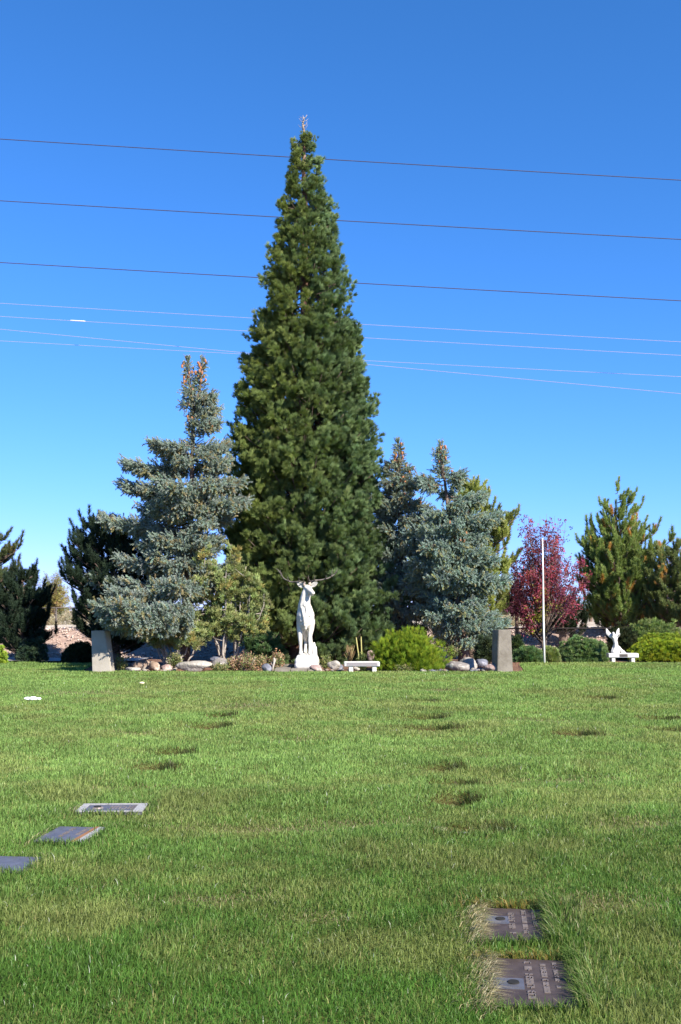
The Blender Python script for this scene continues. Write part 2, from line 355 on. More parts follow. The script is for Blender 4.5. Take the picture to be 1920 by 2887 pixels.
# small stones in front of the right bed: told apart only by size, so they share a label
rs = np.random.default_rng(5); SM = [R_grey,R_white,R_blue,R_tan]
_stone_src = []
for i in range(4):
    V,T = rock_arrays(0,0,0,1,.85,.7,60+i,sub=2); o = mesh_tri('pebble_src', V, T, SM[i], smooth=True); me = o.data; bpy.data.objects.remove(o); me.name='stone'; _stone_src.append(me)
def stone(x,y,z,s,mi,label,group):
    o = link('stone', _stone_src[mi]); o.location=(x,y,z); o.scale=(s*rs.uniform(.8,1.3),s,s*rs.uniform(.75,1)); o.rotation_euler=(0,0,rs.uniform(0,6)); return prop(o,label,'stone',group)
for i in range(46):
    px = rs.uniform(1192,1262) if i < 26 else rs.uniform(1330,1368)
    p = G(px, rs.uniform(27.35,28.0) if i<26 else rs.uniform(27.45,28.2), 0)
    stone(p.x,p.y,.03,rs.uniform(.035,.085), rs.choice([0,0,1,2]), 'small grey or whitish stone in the loose row beside the broad grey boulder', 'small stones edging the right bed')
stone(*G(1192,27.35,.04),.085,1,'cream rounded stone at the left end of the small stone row',None)
stone(*G(1254,27.35,.04),.075,3,'tan rounded stone against the left side of the broad grey boulder',None)
for i in range(16):
    px = rs.uniform(895,990); p = G(px, rs.uniform(27.5,28.2), 0)
    stone(p.x,p.y,.02,rs.uniform(.03,.07), rs.choice([0,2,3]), 'small rough stone on the mulch between elk plinth and grey bench', 'small stones between elk and bench')
for i in range(24):
    px = rs.uniform(345,520); p = G(px, rs.uniform(27.7,28.6), 0)
    stone(p.x,p.y,.02,rs.uniform(.03,.08), rs.choice([0,1,3]), 'small tan or grey stone among the boulders left of the junipers', 'small stones among the left boulders')
# gravel covering the bank
def scatter_gravel():
    protos = []
    for i in range(4):
        V,T = rock_arrays(0,0,0,1,.9,.7,80+i,sub=1); protos.append((V,T))
    A = Acc(); rg = np.random.default_rng(3)
    for i in range(9000):
        x = rg.uniform(-20,22); y = rg.uniform(35.3,40.4)
        V,T = protos[i%4]; s = rg.uniform(.018,.06)*(1+.6*(rg.random()>.93)); a = rg.uniform(0,6.3)
        c,sn = math.cos(a)*s, math.sin(a)*s
        VV = np.stack([V[:,0]*c-V[:,1]*sn, V[:,0]*sn+V[:,1]*c, V[:,2]*s],1) + [x,y,float(bank(x,y))+s*.3]
        k = rg.uniform(.6,1.15); cc = [(.42,.33,.29),(.5,.42,.36),(.3,.23,.2),(.46,.35,.28)][rg.integers(4)]
        A.add(VV, T, np.array(cc)*k)
    m, n, out = new_mat('gravel_stone'); a = n.nodes.new('ShaderNodeAttribute'); a.attribute_name='col'
    b = n.nodes.new('ShaderNodeBsdfPrincipled'); b.inputs['Roughness'].default_value=.95
    n.links.new(a.outputs['Color'], b.inputs['Base Color']); n.links.new(b.outputs[0], out.inputs[0])
    return A.obj('gravel', m), m
gv, M_vcol = scatter_gravel(); prop(gv,'loose pinkish grey rubble covering the bank behind the trees','gravel',kind='stuff')
# ------------------------------------------------------------------ foliage engine
def needles(n, L, ln, wd, ang, seed, jit=12, tipcone=.3, t0=.05):
    rg = np.random.default_rng(seed); V=[]; 
    for i in range(n):
        t = t0 + (1-t0)*i/max(n-1,1); th = i*2.39996 + rg.uniform(-.4,.4)
        a = math.radians(ang*(1-tipcone*t) + rg.uniform(-jit,jit)); 
        d = np.array([math.sin(a)*math.cos(th), math.sin(a)*math.sin(th), math.cos(a)])
        sd_ = np.cross(d, rg.normal(size=3)); sd_ /= np.linalg.norm(sd_)
        p = np.array([0,0,L*t]); l = ln*rg.uniform(.75,1.15)
        V += [p-sd_*wd/2, p+sd_*wd/2, p+d*l]
    V = np.array(V); return V, np.arange(len(V)).reshape(-1,3)
def cords(n, ln, wd, spread, seed, curve=.3):
    """plume of scale-leaf cordlets fanning from one point, each a bent pair of slivers"""
    rg = np.random.default_rng(seed); V=[]; T=[]
    for i in range(n):
        th = i*2.39996; a = math.radians(spread)*math.sqrt((i+.5)/n)*rg.uniform(.8,1.1)
        d = np.array([math.sin(a)*math.cos(th), math.sin(a)*math.sin(th), math.cos(a)])
        s_ = np.cross(d, rg.normal(size=3)); s_ /= np.linalg.norm(s_); l = ln*rg.uniform(.7,1.1)
        b = d*l*rg.uniform(0,.15); m = d*l*.6; e = d*l*.85 + np.array([0,0,1])*l*curve*.5
        k = len(V); V += [b, m-s_*wd/2, m+s_*wd/2, e]; T += [(k,k+1,k+2),(k+1,k+3,k+2)]
        s2 = np.cross(d, s_); k = len(V); V += [b, m-s2*wd/2, m+s2*wd/2, e]; T += [(k,k+1,k+2),(k+1,k+3,k+2)]
    return np.array(V), np.array(T)
def scatter(A, protos, pos, dirs, scl, cols, rg):
    """copy tufts to many places; A is the accumulator for one crown"""
    pos=np.asarray(pos,float); dirs=np.asarray(dirs,float); N=len(pos)
    if N==0: return
    dirs = dirs/(np.linalg.norm(dirs,axis=1,keepdims=True)+1e-9); scl=np.broadcast_to(scl,(N,)); cols=np.broadcast_to(cols,(N,3))
    ref = rg.normal(size=(N,3)); a = np.cross(dirs,ref); a/=np.linalg.norm(a,axis=1,keepdims=True)+1e-9; b=np.cross(dirs,a)
    which = rg.integers(0,len(protos),N)
    for k,(V,T) in enumerate(protos):
        idx = np.where(which==k)[0]
        if len(idx)==0: continue
        R = np.stack([a[idx],b[idx],dirs[idx]],1)      # rows = local axes
        W = np.einsum('vj,njk->nvk', V, R)*scl[idx][:,None,None] + pos[idx][:,None,:]
        TT = T[None,:,:] + (np.arange(len(idx))*len(V))[:,None,None]
        zc = V[:,2]/max(V[:,2].max(),1e-6)
        C = np.repeat(cols[idx][:,None,:], len(V), 1)*(.84+.32*np.clip(zc,0,1))[None,:,None]   # fresh growth is paler
        A.add(W.reshape(-1,3), TT.reshape(-1,3), C.reshape(-1,3))
def envelope(rows, Y, axis):
    """rows (py, xleft, xright) read off as silhouette; axis [(px,py)...] top to base -> metres"""
    z = np.array([P(960,r[0],Y).z for r in rows])
    L = np.array([P(r[1],r[0],Y).x for r in rows]); Rr = np.array([P(r[2],r[0],Y).x for r in rows])
    az = np.array([P(960,a[1],Y).z for a in axis]); ax = np.array([P(a[0],a[1],Y).x for a in axis])
    o = np.argsort(z); z,L,Rr = z[o],L[o],Rr[o]; o = np.argsort(az); az,ax = az[o],ax[o]
    def axx(h): return np.interp(h, az, ax)
    def rad(h, phi):
        l = axx(h)-np.interp(h,z,L); r = np.interp(h,z,Rr)-axx(h); l=max(l,.02); r=max(r,.02)
        c = math.cos(phi); m = (l+r)/2
        side = r if c>0 else l
        return m*(1-c*c)+side*c*c
    return axx, rad, z[0], z[-1]
def jcol(base, n, rg, v=.18, h=.06, alt=None, palt=0):
    c = np.array(base)[None,:]*(1+rg.normal(0,v,(n,1)).clip(-.45,.6))*(1+rg.normal(0,h,(n,3)))
    if alt is not None:
        m = rg.random(n)<palt; c[m] = np.array(alt)*(1+rg.normal(0,v,(m.sum(),1)))
    return c.clip(.004,.9)
def zsamples(n, z0, z1, rad, rg):
    zz = np.linspace(z0,z1,200); wt = np.array([(rad(h,0)+rad(h,PI))+.12 for h in zz]); wt/=wt.sum()
    return np.sort(rg.choice(zz,n,p=wt)+rg.uniform(-.05,.05,n))
def tree_root(name,label,px,Y,cat='tree',group=None,z=0):
    p = G(px,Y,z); return thing(name,label,cat,p,group)
def trunk_pts(axx,z0,z1,Y,base=None,n=14):
    h = np.linspace(z0,z1,n); x = axx(h); return np.stack([x, np.full(n,Y), h],1)
UP = np.array([0,0,1.0])
# ---- giant sequoia
P_seq = [cords(15,.24,.0145,30,200+i,curve=.2) for i in range(4)]
def sequoia():
    Y = 33.5; rg = np.random.default_rng(21)
    rows = [(385,852,858),(412,832,878),(450,818,903),(500,812,916),(560,800,930),(640,785,946),(700,775,955),(760,756,972),(840,750,992),
            (900,738,996),(960,715,1008),(1020,694,1018),(1090,684,1034),(1160,676,1046),(1240,655,1058),(1320,645,1080),(1400,636,1088),
            (1480,630,1088),(1560,640,1100),(1640,650,1114),(1660,652,1140),(1710,655,1155),(1770,668,1155),(1815,690,1145),(1840,760,1110)]
    axx, rad, z0, z1 = envelope(rows, Y, [(856,330),(862,1000),(862,1860)])
    root = tree_root('giant_sequoia','very tall narrow dark green conifer with bare pale tip behind the white elk statue',862,Y)
    zt = P(856,352,Y).z
    h = np.concatenate([np.linspace(-.1,1.2,5), np.linspace(1.6,zt,24)]); tr = np.interp(h,[-.1,.5,1.5,8,15,zt-.6,zt],[.62,.5,.40,.24,.085,.05,.02])
    V,T = tube(np.stack([axx(h)+.02*np.sin(h*3)*(h>2), np.full(len(h),Y), h],1), tr, 14)
    trunk = mesh_tri('trunk',V,T,M_redbark,root,smooth=True)
    # dead leader
    A = Acc(); pp = [P(856,366,Y),P(853,350,Y),P(857,338,Y),P(854,325,Y)]
    A.add(*tube([p[:] for p in pp],[.045,.03,.022,.006],5))
    for i in range(12):
        q = rg.uniform(0,1); b = np.array(P(855,368-36*q,Y)); d = rg.normal(size=3)*[1,1,.3]+UP*.5; d/=np.linalg.norm(d)
        A.add(*tube([b,b+d*.12,b+d*.2+UP*.06],[.012,.008,.003],4))
    A.obj('dead_tip',M_greywood,trunk)
    FA = Acc(); BA = Acc()
    n = 660; zs = zsamples(n, z0-.1, z1, rad, rg)
    for i,z in enumerate(zs):
        phi = i*2.39996+rg.uniform(-.3,.3)
        R = max(.03, rad(z,phi)-.08-.12*max(0,1-rad(z,phi)))*rg.choice([.74,.90,.98,1.01],p=[.15,.25,.40,.20]); o = np.array([math.cos(phi),math.sin(phi),0]); sd_ = np.array([-o[1],o[0],0])
        if z < 1.6 and o[0] < .2 and z < 1.6-1.0*max(0,o[0]+.6)*0.6: 
            if rg.random()<.75: continue
        zb = z - .18*R; base = np.array([float(axx(zb)),Y,zb])
        path = lambda s: base + o*R*s + UP*(-.12*math.sin(s*PI)*R + .18*R*s*s)
        pts = np.array([path(s) for s in np.linspace(0,1,7)])
        BA.add(*tube(pts, np.linspace(.022+.012*R,.006,7),4))
        nc = max(4,int(3+R*2.1)); 
        for c in range(nc):
            s = 1.0-.62*(c/nc)**1.1*rg.uniform(.8,1.1) if R>.6 else rg.uniform(.4,1)
            wdt = (.12+.30*min(R,2)*(1.02-s)+.10)*rg.uniform(-1,1); cp = path(s)+sd_*wdt*1.4+rg.normal(size=3)*.05
            if c>0 and rg.random()<.75:
                BA.add(*tube([path(max(s-.2,0)),cp],[.012,.006],3))
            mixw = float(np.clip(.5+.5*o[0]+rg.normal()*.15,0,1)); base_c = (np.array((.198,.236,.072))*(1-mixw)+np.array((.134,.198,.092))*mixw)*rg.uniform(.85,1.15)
            for pl_ in range(int(rg.integers(2,5))):
                c0 = cp + rg.normal(size=3)*np.array([.11,.11,.07])*(.6+.4*min(1,R)); cd = o*.55+UP*.85+rg.normal(size=3)*.28; cd /= np.linalg.norm(cd)
                k = int(rg.integers(6,9)); t = rg.random((k,1)); sz = (.7+.3*min(1,R/1.2))
                pos = c0+cd*(t-.3)*.26*sz+rg.normal(size=(k,3))*(.055*(1-.5*t)); dirs = cd+rg.normal(size=(k,3))*.34
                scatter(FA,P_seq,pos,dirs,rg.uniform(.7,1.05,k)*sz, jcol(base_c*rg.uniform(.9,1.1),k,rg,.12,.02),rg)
    # leader foliage
    k=110; hh = rg.uniform(z1-1.1,z1+.12,k); ph=rg.uniform(0,6.3,k); rr=rg.random(k)*np.interp(hh,[z1-1.1,z1+.12],[.26,.01])
    pos=np.stack([axx(hh)+np.cos(ph)*rr, Y+np.sin(ph)*rr, hh],1); dirs=np.stack([np.cos(ph)*.5,np.sin(ph)*.5,np.ones(k)],1)
    scatter(FA,P_seq,pos,dirs,rg.uniform(.4,.62,k),jcol((.16,.22,.085),k,rg),rg)
    BA.obj('branches',M_bark,root); FA.obj('crown',M_needle,root)
sequoia()
# ---- blue spruces
P_spr = [needles(46,.24,.060,.023,64,300+i) for i in range(4)]
_cone_me = None
def cone_mesh():
    global _cone_me
    if _cone_me is None:
        A = np.array([[0,0,0],[.02,0,.0]]); h=np.linspace(0,1,9); V,T = tube(np.stack([0*h,0*h,-h*.12],1), np.array([.008,.022,.029,.031,.030,.027,.022,.014,.004]),8)
        o = mesh_tri('cone',V,T,M_cone,smooth=True); _cone_me=o.data; bpy.data.objects.remove(o)
    return _cone_me
def spruce(name,label,rows,axis,Y,basepx,n,seed,col,alt,group,leaders=(),ncone=40,extra=(),rag=.42,conez=None,front=()):
    rg = np.random.default_rng(seed); axx,rad,z0,z1 = envelope(rows,Y,axis)
    root = tree_root(name,label,basepx,Y,group=group)
    h = np.linspace(-.1,z1-.1,20); x = axx(h); zl = h/h[-1]
    V,T = tube(np.stack([x,np.full(20,Y),h],1), np.interp(h,[0,.6,z1*.5,z1],[.2,.155,.09,.02]),9); mesh_tri('trunk',V,T,M_bark,root,smooth=True)
    FA=Acc(); BA=Acc(); cones=[]
    def branch(z,phi,R,a=-.30,b=.34,dens=1.0,base=None):
        o=np.array([math.cos(phi),math.sin(phi),0]); sd_=np.array([-o[1],o[0],0]); zb=z-(a+b)*R
        b0=np.array([float(axx(zb)),Y,zb]) if base is None else base
        path=lambda s: b0+o*R*s+UP*(a*s+b*s*s)*R + sd_*(.05*R*math.sin(3*s+seed+z))
        pts=np.array([path(s) for s in np.linspace(0,1,7)]); BA.add(*tube(pts,np.linspace(.012+.012*R,.005,7),4))
        ns=int(3+5*R); P_=[]; U_=[]; S_=[]
        for j in range(ns+1):
            sj=1.0 if j==ns else .18+.78*((j+rg.random())/ns)**.85; sg=(1 if j%2 else -1)*rg.uniform(.6,1.0); ln=(.10+.42*R*(1.05-sj))*rg.uniform(.7,1.2)+.06
            q0=path(sj*(.72 if j==ns else 1)); dv=o*(.75 if j<ns else 1)+sd_*(sg if j<ns else .1)*.85; dv/=np.linalg.norm(dv)
            if j==ns: ln=max(.12,.32*R)
            m=max(5,int((7+52*ln)*dens)); t=rg.random(m)
            pp=q0+dv*ln*t[:,None]+UP*(-.22*t*(1-t)*ln*2+.18*ln*t*t)[:,None]; BA.add(*tube([q0,q0+dv*ln*.5-UP*.06*ln,q0+dv*ln],[.010,.007,.003],3))
            w_=.055+.05*(1-t); P_.append(pp+rg.normal(size=(m,3))*w_[:,None]*[1,1,.55]-UP*(.04+.10*rg.random((m,1))**2)); U_.append(np.full(m,sg)); S_.append(np.where(t>.85,1.0,.5)*np.ones(m))
        pos=np.concatenate(P_); u=np.concatenate(U_); s=np.concatenate(S_); k=len(pos)
        hang=rg.random(k)<.45
        dirs=o[None,:]*rg.uniform(.3,1,(k,1))+sd_[None,:]*(np.sign(u)*rg.uniform(.1,.9,k))[:,None]+rg.normal(size=(k,3))*.25
        dirs[:,2]+=np.where(hang,-rg.uniform(.4,1.3,k),rg.uniform(-.1,.4,k)); tip=s>.92; dirs[tip]=o*.8+UP*.7+rg.normal(size=(tip.sum(),3))*.25
        c=jcol(col,k,rg,.13,.04); pa=(hang&(rg.random(k)<.35))|(rg.random(k)<.04); c[pa]=jcol(alt,pa.sum(),rg,.15,.05)
        scatter(FA,P_spr,pos,dirs,rg.uniform(.6,.95,k)*(.7+.3*min(1,R)),c,rg)
        if conez and conez[0]<z<conez[1] and rg.random()<conez[2]:
            for _ in range(int(rg.integers(1,5))): cones.append(path(rg.uniform(.8,1.06))+rg.normal(size=3)*.07)
    for i,z in enumerate(zsamples(n,z0,z1,rad,rg)):
        phi=i*2.39996+rg.uniform(-.3,.3); R=rad(z,phi)*(1+rg.uniform(-rag,.10)); branch(z,phi,R,a=rg.uniform(-.42,-.12),b=rg.uniform(.15,.45))
    for (px,py,zdrop) in extra:                       # long limbs whose tips stick out of the outline
        tp=P(px,py,Y); cx=float(axx(tp.z)); R=abs(tp.x-cx); phi=0 if tp.x>cx else PI
        phi+=rg.uniform(-.35,.1)
        for q in range(2): branch(tp.z-q*.12,phi-q*.25,R*(1-.14*q),-.36,.42,1.25)
    for (tx,ty,tz) in front:                          # limbs reaching towards the lawn
        dx,dy=tx-float(axx(tz)),ty-Y; branch(tz,math.atan2(dy,dx),math.hypot(dx,dy),-.30,.30,1.2)
    for (tx,ty,bx,by,r) in leaders:
        t=np.array(P(tx,ty,Y)); b=np.array(P(bx,by,Y)); L=np.linalg.norm(t-b); BA.add(*tube([b,(b+t)/2,t],[.06,.04,.012],5))
        k=int(L*95*(1+r*5)); s=rg.random(k); ph=rg.uniform(0,6.3,k); rr=rg.random(k)*np.interp(s,[0,1],[r,r*.18]); od=np.stack([np.cos(ph),np.sin(ph),0*ph],1)
        pos=b+(t-b)*s[:,None]+od*rr[:,None]; dirs=od*.8+UP*rg.uniform(-.3,.6,(k,1))+UP*(s[:,None]>.93)*2
        scatter(FA,P_spr,pos,dirs,rg.uniform(.45,.75,k),jcol(col,k,rg,.14,.04,alt,.2),rg)
        for q in range(int(L*14)):
            s1=rg.uniform(.45,1); ph1=rg.uniform(0,6.3); cones.append(b+(t-b)*s1+np.array([math.cos(ph1),math.sin(ph1)-.5,0])*rg.uniform(.07,.2))
        for q in range(5):
            BA.add(*tube([t,t+UP*.18+rg.normal(size=3)*[.08,.08,.03]],[.008,.003],3))
    BA.obj('branches',M_bark,root); crown=FA.obj('crown',M_needle,root)
    random.shuffle(cones)
    for c in cones[:ncone]:
        o=link('cone',cone_mesh(),crown); o.location=Vector(c)-root.location; o.rotation_euler=(rg.uniform(-.3,.3),rg.uniform(-.3,.3),rg.uniform(0,6)); s=rg.uniform(.9,1.25); o.scale=(s,s,s)
GS='blue spruces around the memorial'
BLUE=(.25,.30,.262); TAN=(.30,.265,.15)
spruce('blue_spruce','tall blue spruce with forked cone-bearing top left of the giant conifer',
  [(1085,528,568),(1150,520,575),(1200,512,582),(1240,480,600),(1290,425,615),(1340,400,635),(1400,385,645),(1480,375,645),(1560,385,640),(1640,395,620),(1700,410,600),(1760,425,590),(1810,440,560)],
  [(545,1085),(540,1400),(520,1850)],30.2,515,84,31,BLUE,TAN,GS,
  leaders=[(530,1016,538,1120,.15),(572,1016,560,1120,.17),(547,1100,545,1270,.24)],ncone=80,rag=.52,
  extra=[(610,1185,0),(600,1110,0),(605,1145,0),(436,1243,0),(352,1290,0),(337,1345,0),(290,1445,0),(630,1245,0),(672,1345,0),(640,1290,0),(246,1610,0),(300,1705,0),(425,1590,0),(690,1400,0),(335,1560,0),(310,1740,0),(400,1500,0)],conez=(5.0,8.5,.25),front=[(-5.75,26.5,1.62),(-5.5,26.35,1.85),(-5.95,26.7,1.85),(-5.3,26.6,1.5),(-6.1,28.3,2.2),(-4.3,27.6,2.4)])
spruce('blue_spruce','slim blue spruce heavy with orange cones just right of the giant conifer',
  [(1290,1105,1150),(1340,1088,1172),(1400,1068,1205),(1460,1055,1220),(1560,1060,1230),(1660,1070,1240),(1740,1090,1230),(1790,1110,1210)],
  [(1122,1260),(1135,1850)],33.0,1138,84,32,(.225,.27,.23),TAN,GS,leaders=[(1122,1245,1130,1360,.28)],ncone=100,rag=.5,
  extra=[(1060,1395,0),(1052,1480,0)],conez=(4.5,7.5,.6))
spruce('blue_spruce','full pale blue spruce with bare lower trunk left of the upright concrete post',
  [(1270,1228,1260),(1320,1215,1275),(1370,1195,1290),(1430,1170,1320),(1500,1140,1360),(1580,1135,1385),(1640,1130,1385),(1690,1170,1390),(1740,1170,1395),(1780,1185,1400),(1805,1230,1370)],
  [(1243,1260),(1270,1500),(1308,1850)],31.8,1308,84,33,(.245,.315,.28),(.31,.31,.18),GS,leaders=[(1243,1252,1248,1350,.26)],ncone=80,rag=.5,
  extra=[(1302,1330,0),(1355,1390,0),(1398,1445,0),(1420,1625,0),(1418,1745,0),(1190,1340,0),(1360,1500,0),(1150,1640,0)],conez=(3.6,7.2,.30))
# ---- pines
P_pin=[needles(84,.20,.125,.018,64,400+i,jit=18,tipcone=.55) for i in range(4)]
def pine(name,label,rows,axis,Y,basepx,n,seed,col,group=None,alt=None,palt=0,extra=(),ncl=1.0,rag=.25,a=.02,b=.38,sc=1.0,trunkr=.16):
    rg=np.random.default_rng(seed); axx,rad,z0,z1=envelope(rows,Y,axis)
    root=tree_root(name,label,basepx,Y,group=group); h=np.linspace(-.1,z1-.1,16)
    V,T=tube(np.stack([axx(h)+.04*np.sin(h*2+seed),np.full(16,Y),h],1),np.interp(h,[0,.5,z1],[trunkr*1.2,trunkr,.02]),9); mesh_tri('trunk',V,T,M_bark,root,smooth=True)
    FA=Acc(); BA=Acc()
    def shoot(p,d,L,cc):
        d=d/np.linalg.norm(d); k=max(1,int(round(L/(.17*sc)))); 
        t=np.arange(k)*.17*sc; pos=p+d*t[:,None]+rg.normal(size=(k,3))*.01; bend=d[None,:]+UP[None,:]*(t[:,None]/L)*.5+rg.normal(size=(k,3))*.08
        scatter(FA,P_pin,pos,bend,rg.uniform(.85,1.1,k)*sc,jcol(cc,k,rg,.08,.03),rg)
    def branch(z,phi,R):
        o=np.array([math.cos(phi),math.sin(phi),0]); sd_=np.array([-o[1],o[0],0]); zb=z-(a+b)*R; b0=np.array([float(axx(zb)),Y,zb])
        path=lambda s: b0+o*R*s+UP*(a*s+b*s*s)*R
        BA.add(*tube(np.array([path(s) for s in np.linspace(0,1,6)]),np.linspace(.015+.012*R,.008,6),4))
        k=max(2,int((3+7*R)*ncl)); cc0=np.array(col)*rg.uniform(.82,1.18)
        for q in range(k):
            s=1.0 if q==0 else .3+.68*rg.random()**.8; u=rg.uniform(-1,1); p0=path(s); d=o*.28+UP*rg.uniform(.7,1.2)+sd_*u*.45+rg.normal(size=3)*.2
            L=(rg.uniform(.17,.36) if q else rg.uniform(.35,.6))*sc; p1=p0+sd_*u*(.08+.35*R*(1-s)*1.0)+UP*.05
            if q: BA.add(*tube([path(max(0,s-.12)),p1],[.012,.007],3))
            cc=cc0 if (alt is None or rg.random()>palt) else np.array(alt); shoot(p1,d,L,cc)
    for i,z in enumerate(zsamples(n,z0,z1,rad,rg)):
        phi=i*2.39996+rg.uniform(-.3,.3); branch(z,phi,rad(z,phi)*(1+rg.uniform(-rag,.1)))
    for (px,py) in extra:
        tp=P(px,py,Y); cx=float(axx(tp.z)); branch(tp.z-.15,(0 if tp.x>cx else PI)+rg.uniform(-.3,.3),max(.1,abs(tp.x-cx)))
    t=np.array([float(axx(z1-.35)),Y,z1-.35]); shoot(t,UP,.55,np.array(col))
    BA.obj('branches',M_bark,root); FA.obj('crown',M_needle,root); return root
GP='pines along the bank'
DK_SHADE=(.036,.056,.036)  # shade over the left pines, put into their needle colour
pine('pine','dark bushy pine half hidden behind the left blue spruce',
  [(1470,225,300),(1520,200,350),(1580,190,420),(1640,175,450),(1700,185,450),(1760,205,450),(1800,240,430),(1830,280,400)],[(310,1440),(328,1860)],31.6,328,78,41,DK_SHADE,GP,ncl=1.7,
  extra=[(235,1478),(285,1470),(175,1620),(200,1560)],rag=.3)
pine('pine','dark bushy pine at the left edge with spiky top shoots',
  [(1625,30,90),(1660,5,110),(1690,-30,130),(1740,-40,140),(1790,-40,145),(1830,-20,120)],[(62,1620),(62,1860)],33.6,62,46,42,DK_SHADE,GP,ncl=1.8,extra=[(48,1610),(92,1612)],sc=1.0)
pine('pine','taller pine reaching into the left edge with one long sunlit limb',
  [(1450,-190,-60),(1530,-210,-20),(1600,-230,30),(1700,-240,30),(1780,-220,0)],[(-110,1420),(-110,1860)],35.0,-110,50,43,(.11,.13,.06),GP,ncl=1.6,extra=[(58,1535),(40,1550),(30,1560),(5,1515)],alt=(.2,.11,.05),palt=.06)
pine('pine','green pine showing behind the right side of the pale blue spruce',
  [(1370,1300,1345),(1430,1290,1385),(1500,1290,1440),(1580,1290,1430),(1660,1290,1425),(1740,1300,1430),(1800,1320,1420)],[(1325,1360),(1330,1860)],33.5,1335,60,44,(.27,.30,.09),GP,ncl=1.5,
  extra=[(1322,1368),(1345,1375),(1372,1392),(1456,1450),(1440,1475),(1425,1500),(1452,1570),(1450,1580),(1385,1440)])
pine('pine','upright yellow green pine behind the angel statue',
  [(1425,1725,1748),(1465,1695,1775),(1500,1670,1800),(1550,1655,1830),(1600,1640,1850),(1660,1650,1860),(1720,1665,1860),(1770,1690,1850)],[(1735,1400),(1745,1860)],38.5,1745,150,45,(.21,.27,.085),GP,ncl=1.25,alt=(.5,.29,.09),palt=.07,
  extra=[(1695,1420),(1670,1480),(1632,1525),(1660,1500),(1785,1405),(1800,1430),(1820,1485),(1852,1490),(1890,1515),(1650,1560),(1640,1640),(1735,1378),(1765,1395)])
pine('pine','darker low pine at the right edge beside the upright pine',
  [(1545,1860,1900),(1620,1825,1960),(1700,1820,1990),(1760,1830,1990)],[(1900,1540),(1900,1860)],37.2,1900,66,46,(.15,.18,.07),GP,ncl=1.5,alt=(.48,.28,.09),palt=.08)
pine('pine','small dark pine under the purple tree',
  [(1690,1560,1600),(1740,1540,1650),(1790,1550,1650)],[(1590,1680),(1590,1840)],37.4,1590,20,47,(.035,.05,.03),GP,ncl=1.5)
# ---- purple plums
def leafquad(seed,k=9,r=.09,sz=.05):
    rg=np.random.default_rng(seed); V=[];T=[]
    for i in range(k):
        c=rg.normal(size=3)*r*.6+[0,0,r]; u=rg.normal(size=3); u/=np.linalg.norm(u); v=np.cross(u,rg.normal(size=3)); v/=np.linalg.norm(v)
        s=sz*rg.uniform(.7,1.2); n=len(V); V+=[c-u*s*.9,c+v*s*.42,c+u*s*.9,c-v*s*.42]; T+=[(n,n+1,n+2),(n,n+2,n+3)]
    return np.array(V),np.array(T)
P_leaf=[leafquad(500+i) for i in range(5)]
P_leafs=[leafquad(520+i,9,.07,.034) for i in range(4)]
def plum(name,label,rows,axis,Y,basepx,seed,nbr,nleaf,zf,cols,alt=None,trunkr=.07,group=None,protos=None,vase=.5,topsparse=True):
    rg=np.random.default_rng(seed); axx,rad,z0,z1=envelope(rows,Y,axis); root=tree_root(name,label,basepx,Y,group=group)
    FA=Acc(); BA=Acc(); TA=Acc(); base=np.array([G(basepx,Y).x,Y,-.05]); protos=protos or P_leaf
    fork=np.array([float(axx(zf)),Y,zf]); TA.add(*tube([base,(base+fork)/2+[.02,0,0],fork],[trunkr*1.25,trunkr,trunkr*.9],8))
    for i in range(nbr):
        h=z0+(z1-z0)*(rg.random()**.75); phi=i*2.39996; R=rad(h,phi)*math.sqrt(rg.uniform(.05,1.15)); o=np.array([math.cos(phi),math.sin(phi),0])
        tip=np.array([float(axx(h)),Y,h])+o*R; mid=fork+(tip-fork)*.5+o*R*.18-UP*.1; st=fork if h<zf+2 else fork+UP*rg.uniform(0,.6)
        st = fork+UP*rg.uniform(-.25,.15)
        pts=[]; 
        for s in np.linspace(0,1,7): pts.append((1-s)**2*st+2*s*(1-s)*mid+s*s*tip)
        pts=np.array(pts); BA.add(*tube(pts,np.linspace(.022,.004,7),4))
        k=int(nleaf/nbr*rg.uniform(.7,1.3)*(1 if h<z0+.65*(z1-z0) or not topsparse else .6)); s=.42+.6*rg.random(k)**.8; pos=np.array([(1-t)**2*st+2*t*(1-t)*mid+t*t*tip for t in s])+rg.normal(size=(k,3))*np.array([.11,.11,.10])*(1.15-s[:,None]*.4)
        pos=pos[pos[:,2]>z0-.1]; k=len(pos); c=jcol(cols[rg.integers(len(cols))],k,rg,.28,.12)
        if alt is not None:
            near=np.exp(-((pos[:,0]-float(axx(zf))+alt[3])/.35)**2)*np.exp(-((pos[:,2]-(z0+.45))/.5)**2)
            m=rg.random(k)<near*.9; c[m]=jcol(alt[:3],m.sum(),rg,.2,.1)
        scatter(FA,protos,pos,rg.normal(size=(k,3)),rg.uniform(.7,1.1,k),c,rg)
    TA.obj('trunk',M_bark,root,True); BA.obj('branches',M_bark,root); FA.obj('crown',M_leaf,root); return root
PUR=[(.23,.058,.085),(.15,.045,.075),(.29,.070,.085)]
plum('purple_leaf_plum','purple red leaved small tree behind the thin white pole',
  [(1450,1470,1590),(1500,1465,1592),(1550,1470,1590),(1590,1470,1640),(1650,1455,1672),(1700,1450,1680),(1745,1465,1665),(1780,1500,1610)],[(1530,1440),(1530,1860)],33.6,1533,61,105,2500,.75,PUR,alt=(.30,.27,.06,.1),group='purple leaved trees')
plum('purple_leaf_plum','sparser purple tree between the pale blue spruce and the white pole',
  [(1580,1440,1480),(1640,1410,1500),(1700,1400,1500),(1740,1420,1480)],[(1455,1560),(1458,1860)],38.6,1455,62,45,900,1.6,[(.06,.02,.035),(.09,.03,.05)],group='purple leaved trees')
